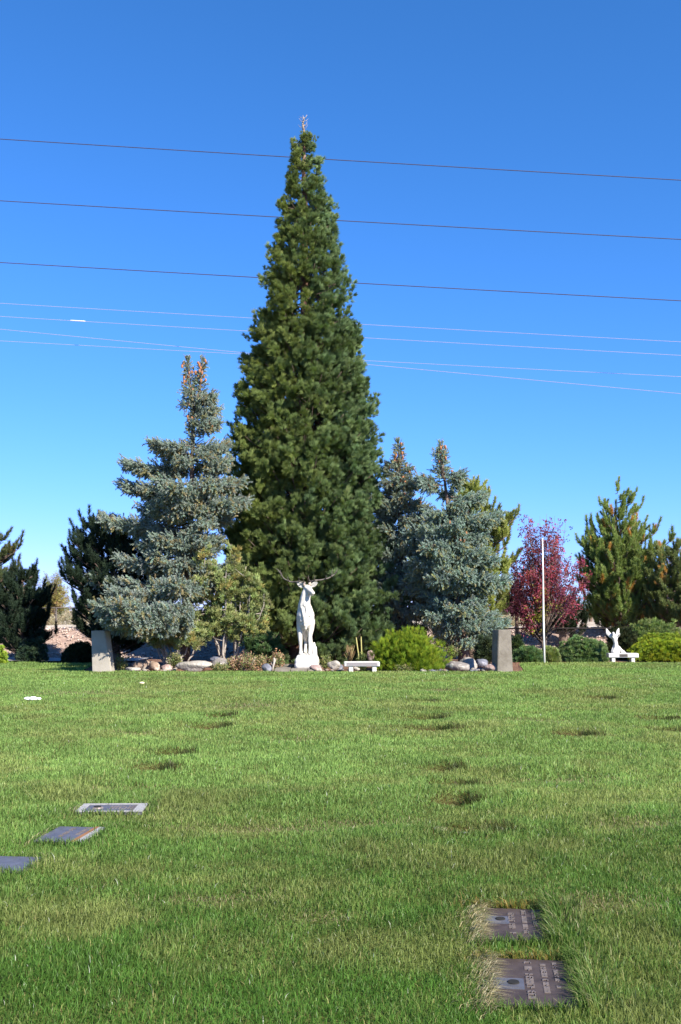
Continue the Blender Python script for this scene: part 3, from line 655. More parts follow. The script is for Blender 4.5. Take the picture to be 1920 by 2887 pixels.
plum('purple_leaf_plum','purple red tree cut off by the right edge of the view',
  [(1515,1895,1960),(1580,1870,2000),(1650,1862,2030),(1710,1868,2040),(1750,1890,2020)],[(1950,1490),(1950,1860)],40.5,1950,63,70,1500,1.3,PUR,group='purple leaved trees')
# background autumn trees
YG=[(.26,.23,.08),(.20,.20,.08),(.30,.24,.11)]
GA='far autumn trees beyond the bank'
plum('autumn_tree','distant round yellow green tree seen in the gap left of the dark pine',[(1615,120,165),(1650,90,190),(1700,80,215),(1740,95,225),(1765,110,215)],[(150,1600),(150,1790)],62,150,64,90,2600,2.0,YG,trunkr=.14,group=GA)
plum('autumn_tree','distant yellow tree at the left edge behind the dark pine',[(1595,-40,30),(1650,-60,60),(1720,-60,60)],[(0,1580),(0,1790)],66,0,65,60,1500,1.4,YG,trunkr=.14,group=GA)
plum('autumn_tree','distant greenish tree behind the pine right of the pale blue spruce',[(1640,1400,1450),(1690,1380,1480),(1730,1390,1470)],[(1425,1630),(1425,1790)],70,1425,66,40,900,1.2,[(.12,.15,.07)],trunkr=.14,group=GA)
plum('autumn_tree','distant olive tree low between purple tree and upright pine',[(1660,1640,1690),(1700,1620,1720),(1740,1640,1700)],[(1665,1640),(1665,1790)],72,1665,67,40,900,1.2,[(.12,.13,.06)],trunkr=.14,group=GA)
for i,(px,Y,s,lb) in enumerate([(205,58,1.1,'pale dry sagebrush on the far flat left of the dark pine'),(120,55,.7,'small dry sagebrush left of the pale one on the far flat'),(1480,58,1.0,'dry grey sagebrush beyond the fence near the purple tree'),(1430,52,.7,'low dry sagebrush just right of the pale blue spruce'),(1850,56,1.2,'dry sagebrush far behind the right pines')]):
    rg=np.random.default_rng(700+i); p=G(px,Y,.85); A=Acc(); k=260; d=rg.normal(size=(k,3)); d[:,2]=abs(d[:,2]); d/=np.linalg.norm(d,axis=1,keepdims=True)
    scatter(A,P_leafs,np.array(p)+d*s*rg.random((k,1))**.5*[1,1,.6],d,1.6,jcol((.34,.29,.2),k,rg),rg)
    o=A.obj('sagebrush',M_leaf); o.data.transform(Matrix.Translation(-p)); o.location=p; prop(o,lb,'bush','dry sagebrush beyond the bank')

# ---- junipers: open shrubs with pale bare limbs
P_jun=[cords(9,.17,.026,60,600+i) for i in range(4)]
def juniper(name,label,rows,Y,basepx,seed,nst,ncl,col,alt,palt,group=None,wood=None,cat='shrub',nstem=7,crad=.16,tips=()):
    rg=np.random.default_rng(seed); axx,rad,z0,z1=envelope(rows,Y,[(sum(rows[0][1:])/2,rows[0][0]),(sum(rows[-1][1:])/2,rows[-1][0])])
    root=tree_root(name,label,basepx,Y,cat=cat,group=group); base=np.array(root.location); FA=Acc(); BA=Acc(); wood=wood or M_greywood
    stems=[]
    for i in range(nstem):
        if i < len(tips):
            tip=np.array(P(tips[i][0],tips[i][1],Y+rg.uniform(-.3,.3)))
        else:
            phi=i*2.4; h=z0+(z1-z0)*rg.uniform(.35,.95); R=rad(h,phi)*rg.uniform(.4,.9); tip=np.array([float(axx(h))+math.cos(phi)*R,Y+math.sin(phi)*R*.8,h])
        b=base+[rg.uniform(-.25,.25),rg.uniform(-.15,.15),-.05]; m=np.array([b[0]+(tip[0]-b[0])*.75,b[1]+(tip[1]-b[1])*.6,b[2]+(tip[2]-b[2])*.42])+rg.normal(size=3)*.08
        pts=np.array([(1-s)**2*b+2*s*(1-s)*m+s*s*tip for s in np.linspace(0,1,10)])+rg.normal(size=(10,3))*.022; stems.append(pts); BA.add(*tube(pts,np.linspace(.038,.007,10),5))
    for c in range(ncl):
        st=stems[rg.integers(len(stems))]; t=1-.72*rg.random()**1.2; j=t*9; j0=min(int(j),8); q=st[j0]*(1-(j-j0))+st[j0+1]*(j-j0)
        if rg.random()<.12:
            e=rg.normal(size=3)*[.25,.2,.15]; BA.add(*tube([q,q+e*.6,q+e+UP*.05],[.011,.008,.003],3)); continue
        rr=(.10+.34*(1-t)**.7)*rg.random()**.5*1.15; ph=rg.uniform(0,6.3); o=np.array([math.cos(ph),math.sin(ph),rg.uniform(-.2,.5)]); cp=q+o*rr
        if cp[2]<z0: continue
        BA.add(*tube([q,(q+cp)/2-UP*.02,cp],[.010,.007,.004],3))
        k=int(rg.integers(6,11)); dirs=o*.5+UP*.8+rg.normal(size=(k,3))*.45; pos=cp+rg.normal(size=(k,3))*crad*.42
        cc=np.array(col)*rg.uniform(.75,1.25); cc=cc if rg.random()>palt else np.array(alt)
        scatter(FA,P_jun,pos,dirs,rg.uniform(.7,1.1,k),jcol(cc,k,rg,.12,.06),rg)
    BA.obj('stems',wood,root); FA.obj('foliage',M_needle,root); return root
GJ='yellow green junipers in the left bed'
juniper('juniper','tall yellow green juniper with bare grey limbs left of the elk',[(1545,620,680),(1580,560,700),(1620,548,720),(1670,550,750),(1720,550,760),(1770,560,740),(1800,590,720)],29.6,640,71,7,360,(.27,.305,.125),(.38,.33,.12),.12,GJ,nstem=16,tips=[(575,1550),(652,1535),(668,1560),(715,1630),(745,1680),(600,1600),(560,1640),(690,1600),(735,1720)])
juniper('juniper','low olive juniper with twisted stems above the long pale boulder',[(1670,430,500),(1710,415,560),(1760,410,580),(1800,430,560),(1822,460,540)],29.2,500,72,6,220,(.27,.305,.135),(.38,.33,.13),.1,GJ,nstem=13,tips=[(448,1668),(475,1700),(425,1720),(520,1720),(555,1730),(560,1770),(420,1770)])
juniper('yew','deep green low shrub in shade between tall juniper and elk',[(1765,700,770),(1800,690,790),(1840,690,795),(1870,700,790)],29.4,742,73,5,120,(.08,.13,.05),(.10,.15,.06),.2,wood=M_bark,nstem=5)
# ---- leafy mounds and hedges
def mound(name,label,px0,px1,pyt,pyb,Y,seed,proto,n,col,alt,palt,depth=.8,cat='shrub',group=None,up=.4,sc=(.7,1.1),mat=None,lumps=5,shell=.35,jit=.35):
    rg=np.random.default_rng(seed); a=P(px0,pyb,Y); b=P(px1,pyt,Y); cx=(a.x+b.x)/2; rx=(b.x-a.x)/2; hz=b.z-max(a.z,0); zb=max(a.z,0)
    root=thing(name,label,cat,(cx,Y+rx*depth*.6,0),group); A=Acc(); BA=Acc()
    L=[(rg.uniform(-.45,.45),rg.uniform(-.4,.4),rg.uniform(.75,1)) for _ in range(lumps)]+[(0,0,1)]
    d=rg.normal(size=(n,3)); d[:,2]=np.abs(d[:,2])*1.0-.12; d/=np.linalg.norm(d,axis=1,keepdims=True)
    r=1-shell*rg.random(n)**1.6; li=rg.integers(0,len(L),n); LL=np.array(L)
    f=np.where(li==len(L)-1,.99,.6)*1.0; c=LL[li]
    lum=1+.14*(vnoise(d[:,0]*3+seed,d[:,2]*3+d[:,1]*2,.8,seed%9+40)-.5)*2
    pos=np.stack([(c[:,0]*.75+d[:,0]*f*r*lum)*rx,(c[:,1]*.75+d[:,1]*f*r*lum)*rx*depth,(np.sign(d[:,2])*np.abs(d[:,2])**.8*r*lum*np.where(f>.7,.96,.86)*c[:,2])*hz],1)
    pos[:,2]=np.maximum(pos[:,2],.02); keep=pos[:,2]>=0; pos=pos[keep]; d=d[keep]; k=len(pos)
    # keep within outline
    e=(pos[:,0]/rx)**2; pos[:,0]=np.where(e>1.0,np.sign(pos[:,0])*rx*.98,pos[:,0])
    W=pos+[cx,Y+rx*depth*.6,zb]; dirs=d*(1-up)+UP*up+rg.normal(size=(k,3))*jit*.6
    scatter(A,proto,W,dirs,rg.uniform(*sc,k),jcol(col,k,rg,.16,.06,alt,palt),rg)
    for i in range(12):
        t=np.array([cx,Y+rx*depth*.6,zb])+np.array([rg.uniform(-.7,.7)*rx,rg.uniform(-.6,.6)*rx*depth,hz*.6]); b0=np.array([cx+rg.uniform(-.2,.2)*rx,Y+rx*depth*.6,-.03]); BA.add(*tube([b0,(b0+t)/2+rg.normal(size=3)*.05,t],[.02,.014,.006],4))
    BA.obj('stems',M_bark,root); A.obj('foliage',mat or M_needle,root); return root
P_broom=[cords(13,.30,.010,24,650+i,curve=.1) for i in range(4)]
P_hedge=[cords(9,.11,.026,62,670+i) for i in range(4)]
mound('broom_shrub','large bright yellow green fine bladed shrub right of the grey bench',1050,1278,1776,1893,27.7,81,P_broom,6500,(.25,.32,.035),(.16,.24,.03),.4,depth=.85,up=.66,sc=(.42,.75),lumps=6,shell=.5,jit=.3)
GH='clipped low shrubs along the lawn edge'
mound('low_shrub','wide blue green trimmed shrub between white pole and angel statue',1575,1722,1798,1865,33.0,82,P_hedge,3600,(.16,.235,.10),(.2,.27,.11),.3,depth=.6,group=GH,sc=(.8,1.2))
mound('low_shrub','low dark green shrub between concrete post and white pole',1448,1535,1824,1870,32.6,83,P_hedge,2200,(.12,.20,.085),(.17,.24,.09),.3,depth=.6,group=GH)
mound('low_shrub','small olive shrub immediately right of the white pole',1528,1578,1822,1866,32.8,84,P_hedge,1100,(.24,.29,.11),(.29,.32,.13),.3,depth=.7,group=GH)
mound('low_shrub','bright moss green mounded shrub right of the angel bench',1785,2010,1800,1862,33.0,85,P_hedge,4600,(.30,.35,.04),(.21,.28,.05),.3,depth=.5,group=GH,sc=(.8,1.2),lumps=6)
mound('low_shrub','second bright green mound rising behind the first at the right edge',1790,1990,1785,1830,34.0,86,P_hedge,3000,(.27,.33,.05),(.19,.27,.05),.3,depth=.5,group=GH,sc=(.8,1.2))
mound('low_shrub','grey green loose shrub behind the bright mounds near the pine foot',1770,1935,1745,1810,35.0,87,P_jun,1600,(.24,.30,.11),(.17,.22,.09),.3,depth=.5,group=GH,lumps=8)
mound('low_shrub','bluish dark shrub in shade under the left edge pine',42,130,1800,1868,32.6,88,P_hedge,2200,(.05,.08,.055),(.06,.09,.05),.3,depth=.7,group=GH)  # foliage coloured dark to carry the shade it stands in
mound('low_shrub','black green rounded shrub in shade left of the leaning post',172,268,1808,1872,32.4,89,P_hedge,2400,(.035,.055,.03),(.045,.06,.03),.3,depth=.8,group=GH)  # near-black leaf colour holds the shade at this spot
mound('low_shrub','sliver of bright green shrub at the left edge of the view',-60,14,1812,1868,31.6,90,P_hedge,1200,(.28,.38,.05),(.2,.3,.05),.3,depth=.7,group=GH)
mound('low_shrub','added dark shrub standing in for the shade behind the angel statue',1715,1800,1752,1862,34.2,93,P_jun,900,(.045,.06,.03),(.07,.075,.035),.3,depth=.6,group=GH)  # added; its dark foliage stands in for shade at the pine foot
mound('low_shrub','dark twiggy shrub just behind the upright concrete post',1342,1405,1795,1862,29.6,91,P_jun,420,(.06,.08,.045),(.08,.10,.05),.3,depth=.8,group=GH)
mound('low_shrub','soft green shrub showing at the right shoulder of the concrete post',1440,1480,1790,1850,33.2,92,P_jun,380,(.07,.11,.05),(.09,.12,.05),.3,depth=.7,group=GH)

# ---- dried flowers, mullein, ornamental grass, leafy weeds
def plant(name,label,px,py,Y,seed,w,h,kind,group=None,cat='plant'):
    rg=np.random.default_rng(seed); p=P(px,py,Y); p.z=max(p.z,0); root=thing(name,label,cat,p,group); b=np.array(p); BA=Acc(); A=Acc()
    if kind=='dried':
        for i in range(26):
            t=b+np.array([rg.uniform(-w,w),rg.uniform(-w*.7,w*.7),h*rg.uniform(.5,1)]); b0=b+[rg.uniform(-.4,.4)*w,rg.uniform(-.3,.3)*w,0]; BA.add(*tube([b0,(b0+t)/2+rg.normal(size=3)*.03,t],[.006,.005,.003],3))
            k=9; s=rg.random((k,1))*.7+.3; pos=b0+(t-b0)*s+rg.normal(size=(k,3))*.03
            c=jcol((.40,.26,.17),k,rg,.25,.08,(.17,.2,.08),.42); scatter(A,P_leafs,pos,rg.normal(size=(k,3)),rg.uniform(.7,1.3,k)*.8,c,rg)
    elif kind=='green':
        for i in range(20):
            t=b+np.array([rg.uniform(-w,w),rg.uniform(-w*.7,w*.7),h*rg.uniform(.5,1)]); b0=b+[rg.uniform(-.4,.4)*w,0,0]; BA.add(*tube([b0,t],[.005,.003],3))
            k=8; s=rg.random((k,1))*.8+.2; pos=b0+(t-b0)*s+rg.normal(size=(k,3))*.03; scatter(A,P_leafs,pos,rg.normal(size=(k,3)),rg.uniform(.7,1.2,k)*.8,jcol((.16,.19,.07),k,rg,.2,.06,(.3,.25,.12),.2),rg)
    elif kind=='dead':
        for i in range(90):
            t=b+np.array([rg.normal()*w*.5,rg.normal()*w*.4,h*rg.uniform(.5,1)]); b0=b+[rg.uniform(-.3,.3)*w,0,0]; A.add(*tube([b0,(b0+t)/2,t],[.005,.005,.002],3),jcol((.33,.25,.13),1,rg)[0]*np.ones((9,3)))
    A.obj('leaves',M_leaf,root); 
    BA.obj('stems',M_greywood,root)
GDf='dried perennials at the front of the left bed'
plant('dried_perennial','pinkish dried perennial just right of the grey angular boulder',668,1890,28.0,101,.28,.34,'dried',GDf)
plant('dried_perennial','tall dried perennial with tan heads in the middle of the dried clump',700,1890,27.9,102,.26,.44,'dried',GDf)
plant('dried_perennial','dried perennial with green lower leaves left of the blue grey pointed rock',728,1892,28.1,103,.24,.36,'dried',GDf)
plant('dried_perennial','dried flower stalk right of the blue grey pointed rock',782,1880,28.2,104,.14,.38,'dried',GDf)
GW='green weeds between the left boulders'
plant('leafy_weed','loose green weed at the right foot of the leaning post',338,1885,28.0,105,.18,.34,'green',GW)
plant('leafy_weed','green weed with dry leaves left of the long pale boulder',492,1876,28.6,106,.16,.36,'green',GW)
plant('leafy_weed','low grey green weed in front of the angular grey boulder',620,1892,27.6,107,.2,.14,'green',GW)
plant('leafy_weed','light green leafy plant between broom shrub and spruce trunk',1276,1850,29.4,108,.14,.3,'green',GW)
plant('leafy_weed','low pale weed under the front of the broom shrub',1140,1892,27.5,109,.24,.12,'green',GW)
plant('leafy_weed','thin weed between elk plinth and cream boulder',918,1880,28.5,110,.1,.3,'green',GW)
plant('ornamental_grass','tuft of straw coloured dry grass behind the left end of the grey bench',985,1866,29.0,111,.14,.48,'dead')
def mullein():
    rg=np.random.default_rng(120); p=P(1020,1868,28.6); p.z=0; root=thing('mullein','mullein plant with two yellow flower spikes rising behind the grey bench','plant',p); b=np.array(p)
    for tx,ty,bx in ((1004,1796,1014),(1018,1794,1019)):
        t=np.array(P(tx,ty,28.6)); b0=b+[(bx-1020)/104,0,0]; V,T=tube([b0,b0+(t-b0)*.5+[.01,0,0],b0+(t-b0)*.9,t],[.014,.016,.017,.006],7)
        mesh_tri('flower_spike',V,T,M_vcol,root,col=np.tile([.36,.33,.12],(len(V),1)),smooth=True)
    A=Acc(); k=110; h=rg.random(k)**1.2*.42; ph=rg.uniform(0,6.3,k); r=.02+.11*(1-h/.45); pos=b+np.stack([np.cos(ph)*r*.5,np.sin(ph)*r*.5,h],1)
    scatter(A,P_leafs,pos,np.stack([np.cos(ph),np.sin(ph),.6+0*ph],1),.85,jcol((.2,.25,.09),k,rg),rg); A.obj('leaves',M_leaf,root)
mullein()
# driftwood snag by the blue rock
A=Acc(); b=np.array(P(768,1892,27.7)); b[2]=0
A.add(*tube([b,b+[.01,0,.10],b+[.035,0,.2],b+[.05,0,.3],b+[.045,0,.36]],[.035,.028,.03,.034,.02],7)); A.add(*tube([b+[.035,0,.2],b+[.08,.02,.27],b+[.10,.02,.34]],[.014,.009,.004],5))
A.add(*tube([b+[.02,0,.12],b+[-.03,0,.2],b+[-.04,.02,.26]],[.012,.008,.003],5))
o=A.obj('driftwood',noise_mat('bleached_wood',[(.25,.21,.17),(.42,.38,.33)],12,bump=.5),smooth=True); prop(o,'bleached pale driftwood snag standing beside the blue grey pointed rock','driftwood'); o.data.transform(Matrix.Translation(Vector(-b))); o.location=b
# bare dead limbs
# ------------------------------------------------------------------ concrete posts
def post(label,base4,top4,Y,mat,depthb,deptht,shift):
    # base4/top4: (px left, px right, py)
    a=P(base4[0],base4[2],Y); b=P(base4[1],base4[2],Y); c=P(top4[0],top4[2],Y); d=P(top4[1],top4[2],Y)
    bm=bmesh.new(); zb=-.06
    vb=[(a.x,Y,zb),(b.x,Y,zb),(b.x+shift[0],Y+depthb,zb),(a.x+shift[0],Y+depthb,zb)]; vt=[(c.x,Y+.02,c.z),(d.x,Y+.02,d.z),(d.x+shift[1],Y+deptht,d.z),(c.x+shift[1],Y+deptht,c.z)]
    vs=[bm.verts.new(v) for v in vb+vt]
    for f in ((3,2,1,0),(4,5,6,7),(0,1,5,4),(1,2,6,5),(2,3,7,6),(3,0,4,7)): bm.faces.new([vs[i] for i in f])
    bmesh.ops.bevel(bm,geom=list(bm.edges),offset=.012,segments=2,affect='EDGES')
    o=bm_obj('concrete_post',bm,mat); c0=Vector(((a.x+b.x)/2,Y+depthb/2,0)); o.data.transform(Matrix.Translation(-c0)); o.location=c0
    return prop(o,label,'concrete post','tapered concrete posts flanking the bed')
post('tapered pale concrete post leaning with branch shadows on it at the left of the bed',(260,314,1896),(256,294,1778),27.3,M_conc2,.38,.30,(.02,.09))
post('upright grey weathered concrete post at the right end of the bed',(1402,1447,1893),(1406,1441,1776),27.4,M_conc,.36,.34,(-.10,-.12))

# ------------------------------------------------------------------ stone slab, benches, pole, angel
bm=bmesh.new(); a=G(772,27.25); b=G(905,27.25); cuts=[a.x,a.x+.42,a.x+.86,b.x]
for i in range(3): add_box(bm,cuts[i]+.006,cuts[i+1]-.006,27.3+.03*i,29.9,-.05,.085-.008*i,.012)
o=bm_obj('stone_slab',bm,M_conc); c0=Vector(((a.x+b.x)/2,28.4,0)); o.data.transform(Matrix.Translation(-c0)); o.location=c0; prop(o,'low grey stone slab set in the grass under the white elk plinth','slab')
def bench(label,pxl,pxr,pyt,pym,Y,legs,yaw,mat,leg_mat,face=None,depth=.34):
    l=P(pxl,pym,Y); r=P(pxr,pyt,Y); cx=(l.x+r.x)/2; W=r.x-l.x; z1=r.z; z0=l.z
    root=thing('stone_bench',label,'bench',(cx,Y+depth/2,0),'small memorial benches'); pv=Vector((cx,Y+depth/2,0))
    bm=bmesh.new(); add_box(bm,cx-W/2,cx+W/2,Y,Y+depth,z0,z1,.01,yaw,pv); seat=bm_obj('seat',bm,mat,root)
    for lx in legs:
        x=P(lx,pym,Y).x; bm=bmesh.new(); add_box(bm,x-.055,x+.055,Y+.03,Y+depth-.03,-.08,z0-.001,.008,yaw,pv); bm_obj('leg',bm,leg_mat,root)
    if face:
        f0,f1,m=face; bm=bmesh.new(); add_box(bm,P(f0,pyt,Y).x,P(f1,pyt,Y).x,Y-.006,Y-.0005,z0+(.02 if m is M_grey else .022),z1-(.014 if m is M_grey else .022),0,yaw,pv); bm_obj('front_panel' if m is M_grey else 'plaque',bm,m,seat)
    return root
bench('low white edged bench with rough grey front beside the broom shrub',970,1070,1866,1879,27.3,(989,1055),.05,M_white2,M_white2,(976,1064,M_grey))
bench('all white bench with small dark plaque under the angel statue',1717,1801,1842,1854,32.3,(1731,1786),-.03,M_white2,M_white2,(1747,1770,M_metal))
p0=Vector(G(1535,31.9)); p1=P(1529.5,1520,31.9)
V,T=tube([tuple(p0-Vector((0,0,.2))),tuple(p0.lerp(p1,.35)+Vector((-.01,0,0))),tuple(p0.lerp(p1,.7)),tuple(p1)],[.034,.028,.022,.014],12)
root=thing('flagpole','thin tall bare white pole standing on the lawn edge before the purple tree','pole',p0); mesh_tri('shaft',V,T,M_pole,root,smooth=True)
bm=bmesh.new(); bmesh.ops.create_uvsphere(bm,u_segments=12,v_segments=8,radius=.020); bmesh.ops.translate(bm,verts=bm.verts,vec=p1+Vector((0,0,.015))); bm_obj('cap',bm,M_pole,root,True)
# small lump modeller: overlapping balls fused by voxel remesh into one skin
def sculpt(name,chains,mat,parent,vox=.012,smooth=4,extra=None):
    bm=bmesh.new()
    for ch in chains:
        for i in range(len(ch)-1):
            a,b=ch[i],ch[i+1]; pa,pb=Vector(a[:3]),Vector(b[:3]); ra=a[3:] if len(a)>4 else (a[3],)*3; rb=b[3:] if len(b)>4 else (b[3],)*3
            n=max(2,int((pb-pa).length/(min(min(ra),min(rb))*.3))+1)
            for k in range(n+1):
                t=k/n; c=pa.lerp(pb,t); r=[ra[j]*(1-t)+rb[j]*t for j in range(3)]
                bmesh.ops.create_icosphere(bm,subdivisions=2,radius=1.0,matrix=Matrix.Translation(c)@Matrix.Diagonal((r[0],r[1],r[2],1)))
    if extra: extra(bm)
    me=bpy.data.meshes.new(name); bm.to_mesh(me); bm.free(); o=bpy.data.objects.new(name,me); COL.objects.link(o)
    m=o.modifiers.new('r','REMESH'); m.mode='VOXEL'; m.voxel_size=vox; m.use_smooth_shade=True
    m=o.modifiers.new('s','SMOOTH'); m.iterations=smooth; m.factor=.5
    bpy.context.view_layer.update(); dg=bpy.context.evaluated_depsgraph_get(); me2=bpy.data.meshes.new_from_object(o.evaluated_get(dg)); bpy.data.objects.remove(o); bpy.data.meshes.remove(me)
    me2.name=name; me2.materials.clear(); me2.materials.append(mat); me2.polygons.foreach_set('use_smooth',[True]*len(me2.polygons))
    return link(name,me2,parent)
# ---- elk (local metres, faces the camera, head turned to its left)
ep=G(863,28.15,.078); elk=thing('elk_statue','white painted life-size elk statue with dark antlers on a white plinth','statue',ep)
k=.00243
def E(cx,cz,y=0): return ((cx-640)*k, y, (1180-cz)*k)
body=[
 [(-.02,.10,1.27,.245,.26,.30),(-.03,.35,1.30,.25,.28,.30),(-.06,.75,1.31,.25,.3,.29),(-.08,1.15,1.34,.21,.26,.25)],      # barrel
 [(-.02,.02,1.26,.235,.20,.26),(-.02,.0,1.38,.25,.2,.2),(-.04,.02,1.55,.205,.2,.18),(-.055,.0,1.66,.175,.185,.15),(-.035,-.02,1.82,.15,.165,.13),(-.01,-.02,1.95,.135,.15,.12),(.02,.0,2.08,.105,.12,.10)],  # chest and neck
 [(.02,.02,2.12,.105,.11,.10),(.06,-.08,2.09,.100,.1,.095),(.10,-.17,2.05,.085,.085,.08),(.15,-.27,2.01,.066,.065,.062),(.185,-.34,1.985,.056,.05,.052)], # head
 [(.10,-.14,1.99,.06),(.165,-.28,1.945,.045)],                                                                           # jaw
 [(-.16,.06,1.2,.11,.13,.15),(-.175,.04,1.02,.085,.10,.1),(-.17,.02,.88,.066,.075,.08),(-.155,.0,.70,.056),(-.15,.01,.55,.044),(-.145,.0,.44,.046),(-.14,-.02,.37,.062,.075,.035)],
 [(.13,.06,1.2,.11,.13,.15),(.125,.02,1.02,.085,.1,.1),(.105,-.02,.88,.064,.075,.08),(.095,-.04,.70,.055),(.10,-.02,.55,.043),(.10,-.03,.44,.045),(.10,-.05,.37,.06,.075,.035)],
 [(-.15,1.12,1.28,.13,.2,.22),(-.12,1.02,1.02,.10,.14,.14),(-.08,1.12,.82,.07,.08,.08),(-.06,1.27,.68,.052),(-.06,1.2,.5,.042),(-.06,1.14,.37,.06,.075,.035)],
 [(-.02,1.12,1.28,.12,.2,.22),(.02,.98,1.02,.10,.14,.14),(.06,1.05,.82,.07,.08,.08),(.09,1.2,.68,.052),(.10,1.1,.5,.042),(.10,1.04,.37,.06,.075,.035)],
 [(-.08,1.38,1.45,.05),(-.08,1.43,1.33,.035)],                                                                             # tail
 [(-.10,-.15,1.58,.045),(-.05,-.20,1.36,.05),(-.03,-.19,1.12,.035)],[(-.0,-.17,1.66,.04),(.03,-.2,1.44,.045),(.0,-.2,1.2,.04)],
 [(-.02,-.14,1.84,.035),(-.05,-.17,1.66,.035)],[(.08,-.12,1.62,.04),(.09,-.17,1.4,.04)],[(-.13,-.1,1.45,.05),(-.12,-.13,1.25,.05)],
 [(-.03,-.14,1.14,.07),(-.02,-.12,1.04,.045)],                                                                          # mane and brisket
 [(-.02,-.09,2.135,.03),(.02,-.14,2.10,.022)],[(.115,-.07,2.13,.028),(.135,-.13,2.09,.022)],                            # brows
]
sculpt('body',body,M_white,elk,.013,2)
for nm,b,t,c in (('ear',(-.075,.0,2.16),(-.262,.01,2.275),(-.165,.0,2.225)),('ear',(.12,.02,2.17),(.312,.03,2.285),(.215,.02,2.235))):
    b,t,c=Vector(b),Vector(t),Vector(c); s=1 if t.x>0 else -1
    bm=bmesh.new(); ax=(t-b); L=ax.length; ax.normalize(); n_=ax.cross(Vector((0,1,0))).normalized(); grid=[]
    for i in range(11):
        q=i/10; wd=.062*math.sin(PI*min(1,.14+q*.86))**.8*(1 if q<1 else 0); row=[]
        for j in range(7):
            u=(j-3)/3; row.append(bm.verts.new(b+ax*L*q+n_*wd*u+Vector((0,-.035*(u*u)*(1-q*.5)+.02,0))))
        grid.append(row)
    for i in range(10):
        for j in range(6): bm.faces.new([grid[i][j],grid[i][j+1],grid[i+1][j+1],grid[i+1][j]])
    bmesh.ops.solidify(bm,geom=list(bm.faces),thickness=.014); o=bm_obj(nm,bm,M_white2,None,True); o.parent=elk
# eyes and nostrils
bm=bmesh.new()
for c,r in (((.015,-.135,2.085),.016),((.165,-.165,2.06),.014),((.165,-.385,1.995),.009),((.21,-.375,1.995),.009)): bmesh.ops.create_icosphere(bm,subdivisions=2,radius=r,matrix=Matrix.Translation(Vector(c)))
# antlers
def antler(pts,tines,nm='antler'):
    A=Acc(); P3=[]; n=len(pts)
    for i,(cx,cy,y) in enumerate(pts): P3.append(E(cx,cy,y))
    P3=np.array(P3); t=np.linspace(0,1,n); tt=np.linspace(0,1,n*4); Q=np.stack([np.interp(tt,t,P3[:,j]) for j in range(3)],1)
    for _ in range(3): Q[1:-1]=(Q[:-2]+2*Q[1:-1]+Q[2:])/4
    A.add(*tube(Q,np.interp(tt,[0,.1,.7,1],[.029,.021,.016,.005]),8))
    for a,b,c in tines:
        a=np.array(E(*a)); b=np.array(E(*b)); c=np.array(E(*c)); s=np.linspace(0,1,6)[:,None]; A.add(*tube((1-s)**2*a+2*s*(1-s)*b+s*s*c,np.linspace(.019,.005,6),6))
    o=A.obj(nm,M_antler,None,True); o.parent=elk
antler([(618,262,0),(600,240,.02),(560,232,.05),(510,238,.1),(465,238,.15),(430,222,.2),(390,204,.25),(362,175,.3),(345,148,.33),(325,110,.36),(308,92,.38),(290,84,.38)],
       [((565,235,.04),(556,225,-.1),(560,188,-.18)),((608,245,0),(612,225,-.14),(604,188,-.2)),((455,238,.15),(435,225,.08),(429,182,.04)),((375,192,.28),(360,165,.24),(358,128,.22)),((345,148,.33),(340,130,.3),(343,104,.28))])
antler([(668,258,0),(688,238,.02),(725,222,.05),(765,218,.1),(805,214,.15),(850,204,.2),(890,190,.25),(920,172,.3),(948,152,.33),(968,128,.36),(978,105,.38),(990,84,.38)],
       [((728,222,.04),(728,205,-.1),(737,170,-.18)),((690,236,0),(664,225,-.14),(665,170,-.2)),((845,206,.2),(860,195,.12),(858,165,.08)),((912,178,.28),(926,150,.24),(926,95,.22)),((955,145,.33),(972,128,.32),(972,112,.3))])
o=bm_obj('pedicle_skin',bmesh.new(),M_antler,None); bpy.data.objects.remove(o)
o=bm_obj('eye_details',bm,noise_mat('grey_paint',[(.3,.29,.3),(.4,.39,.4)],20,bump=0),None,True); o.parent=elk; o.name='eyes'
for cx in (616,676):
    bm=bmesh.new(); x,y,z=E(cx,262,0); bmesh.ops.create_cone(bm,segments=10,radius1=.045,radius2=.034,depth=.11,cap_ends=True,matrix=Matrix.Translation((x,y,z))); o=bm_obj('antler_base',bm,noise_mat('tan_antler_base',[(.28,.22,.17),(.42,.35,.28)],20,bump=.3),None,True); o.parent=elk
pl=[]
sculpt('plinth',[[(-.20,-.18,.06,.115),(.22,-.18,.06,.115),(.22,1.3,.08,.12),(-.2,1.3,.08,.12),(-.20,-.18,.06,.115)],
  [(-.2,-.16,.17,.11),(.2,-.16,.17,.11),(.2,1.28,.17,.12),(-.2,1.28,.17,.12),(-.2,-.16,.17,.11)],
  [(-.18,-.12,.25,.095),(.19,-.12,.25,.095),(.19,1.25,.25,.095),(-.17,1.25,.25,.095),(-.18,-.12,.25,.095)],
  [(0,0,.14,.19),(0,1.1,.14,.19)],[(.0,0,.22,.13),(0,1.15,.22,.13)],[(-.12,.1,.2,.14),(.12,.1,.2,.14),(.12,1.1,.2,.14),(-.12,1.1,.2,.14),(-.12,.1,.2,.14)],
  [(.205,.45,.2,.08),(.205,.45,.4,.06),(.20,.47,.55,.05),(.195,.48,.63,.035)],[(.24,.5,.3,.05),(.245,.5,.52,.03)]],M_white2,elk,.016,3)
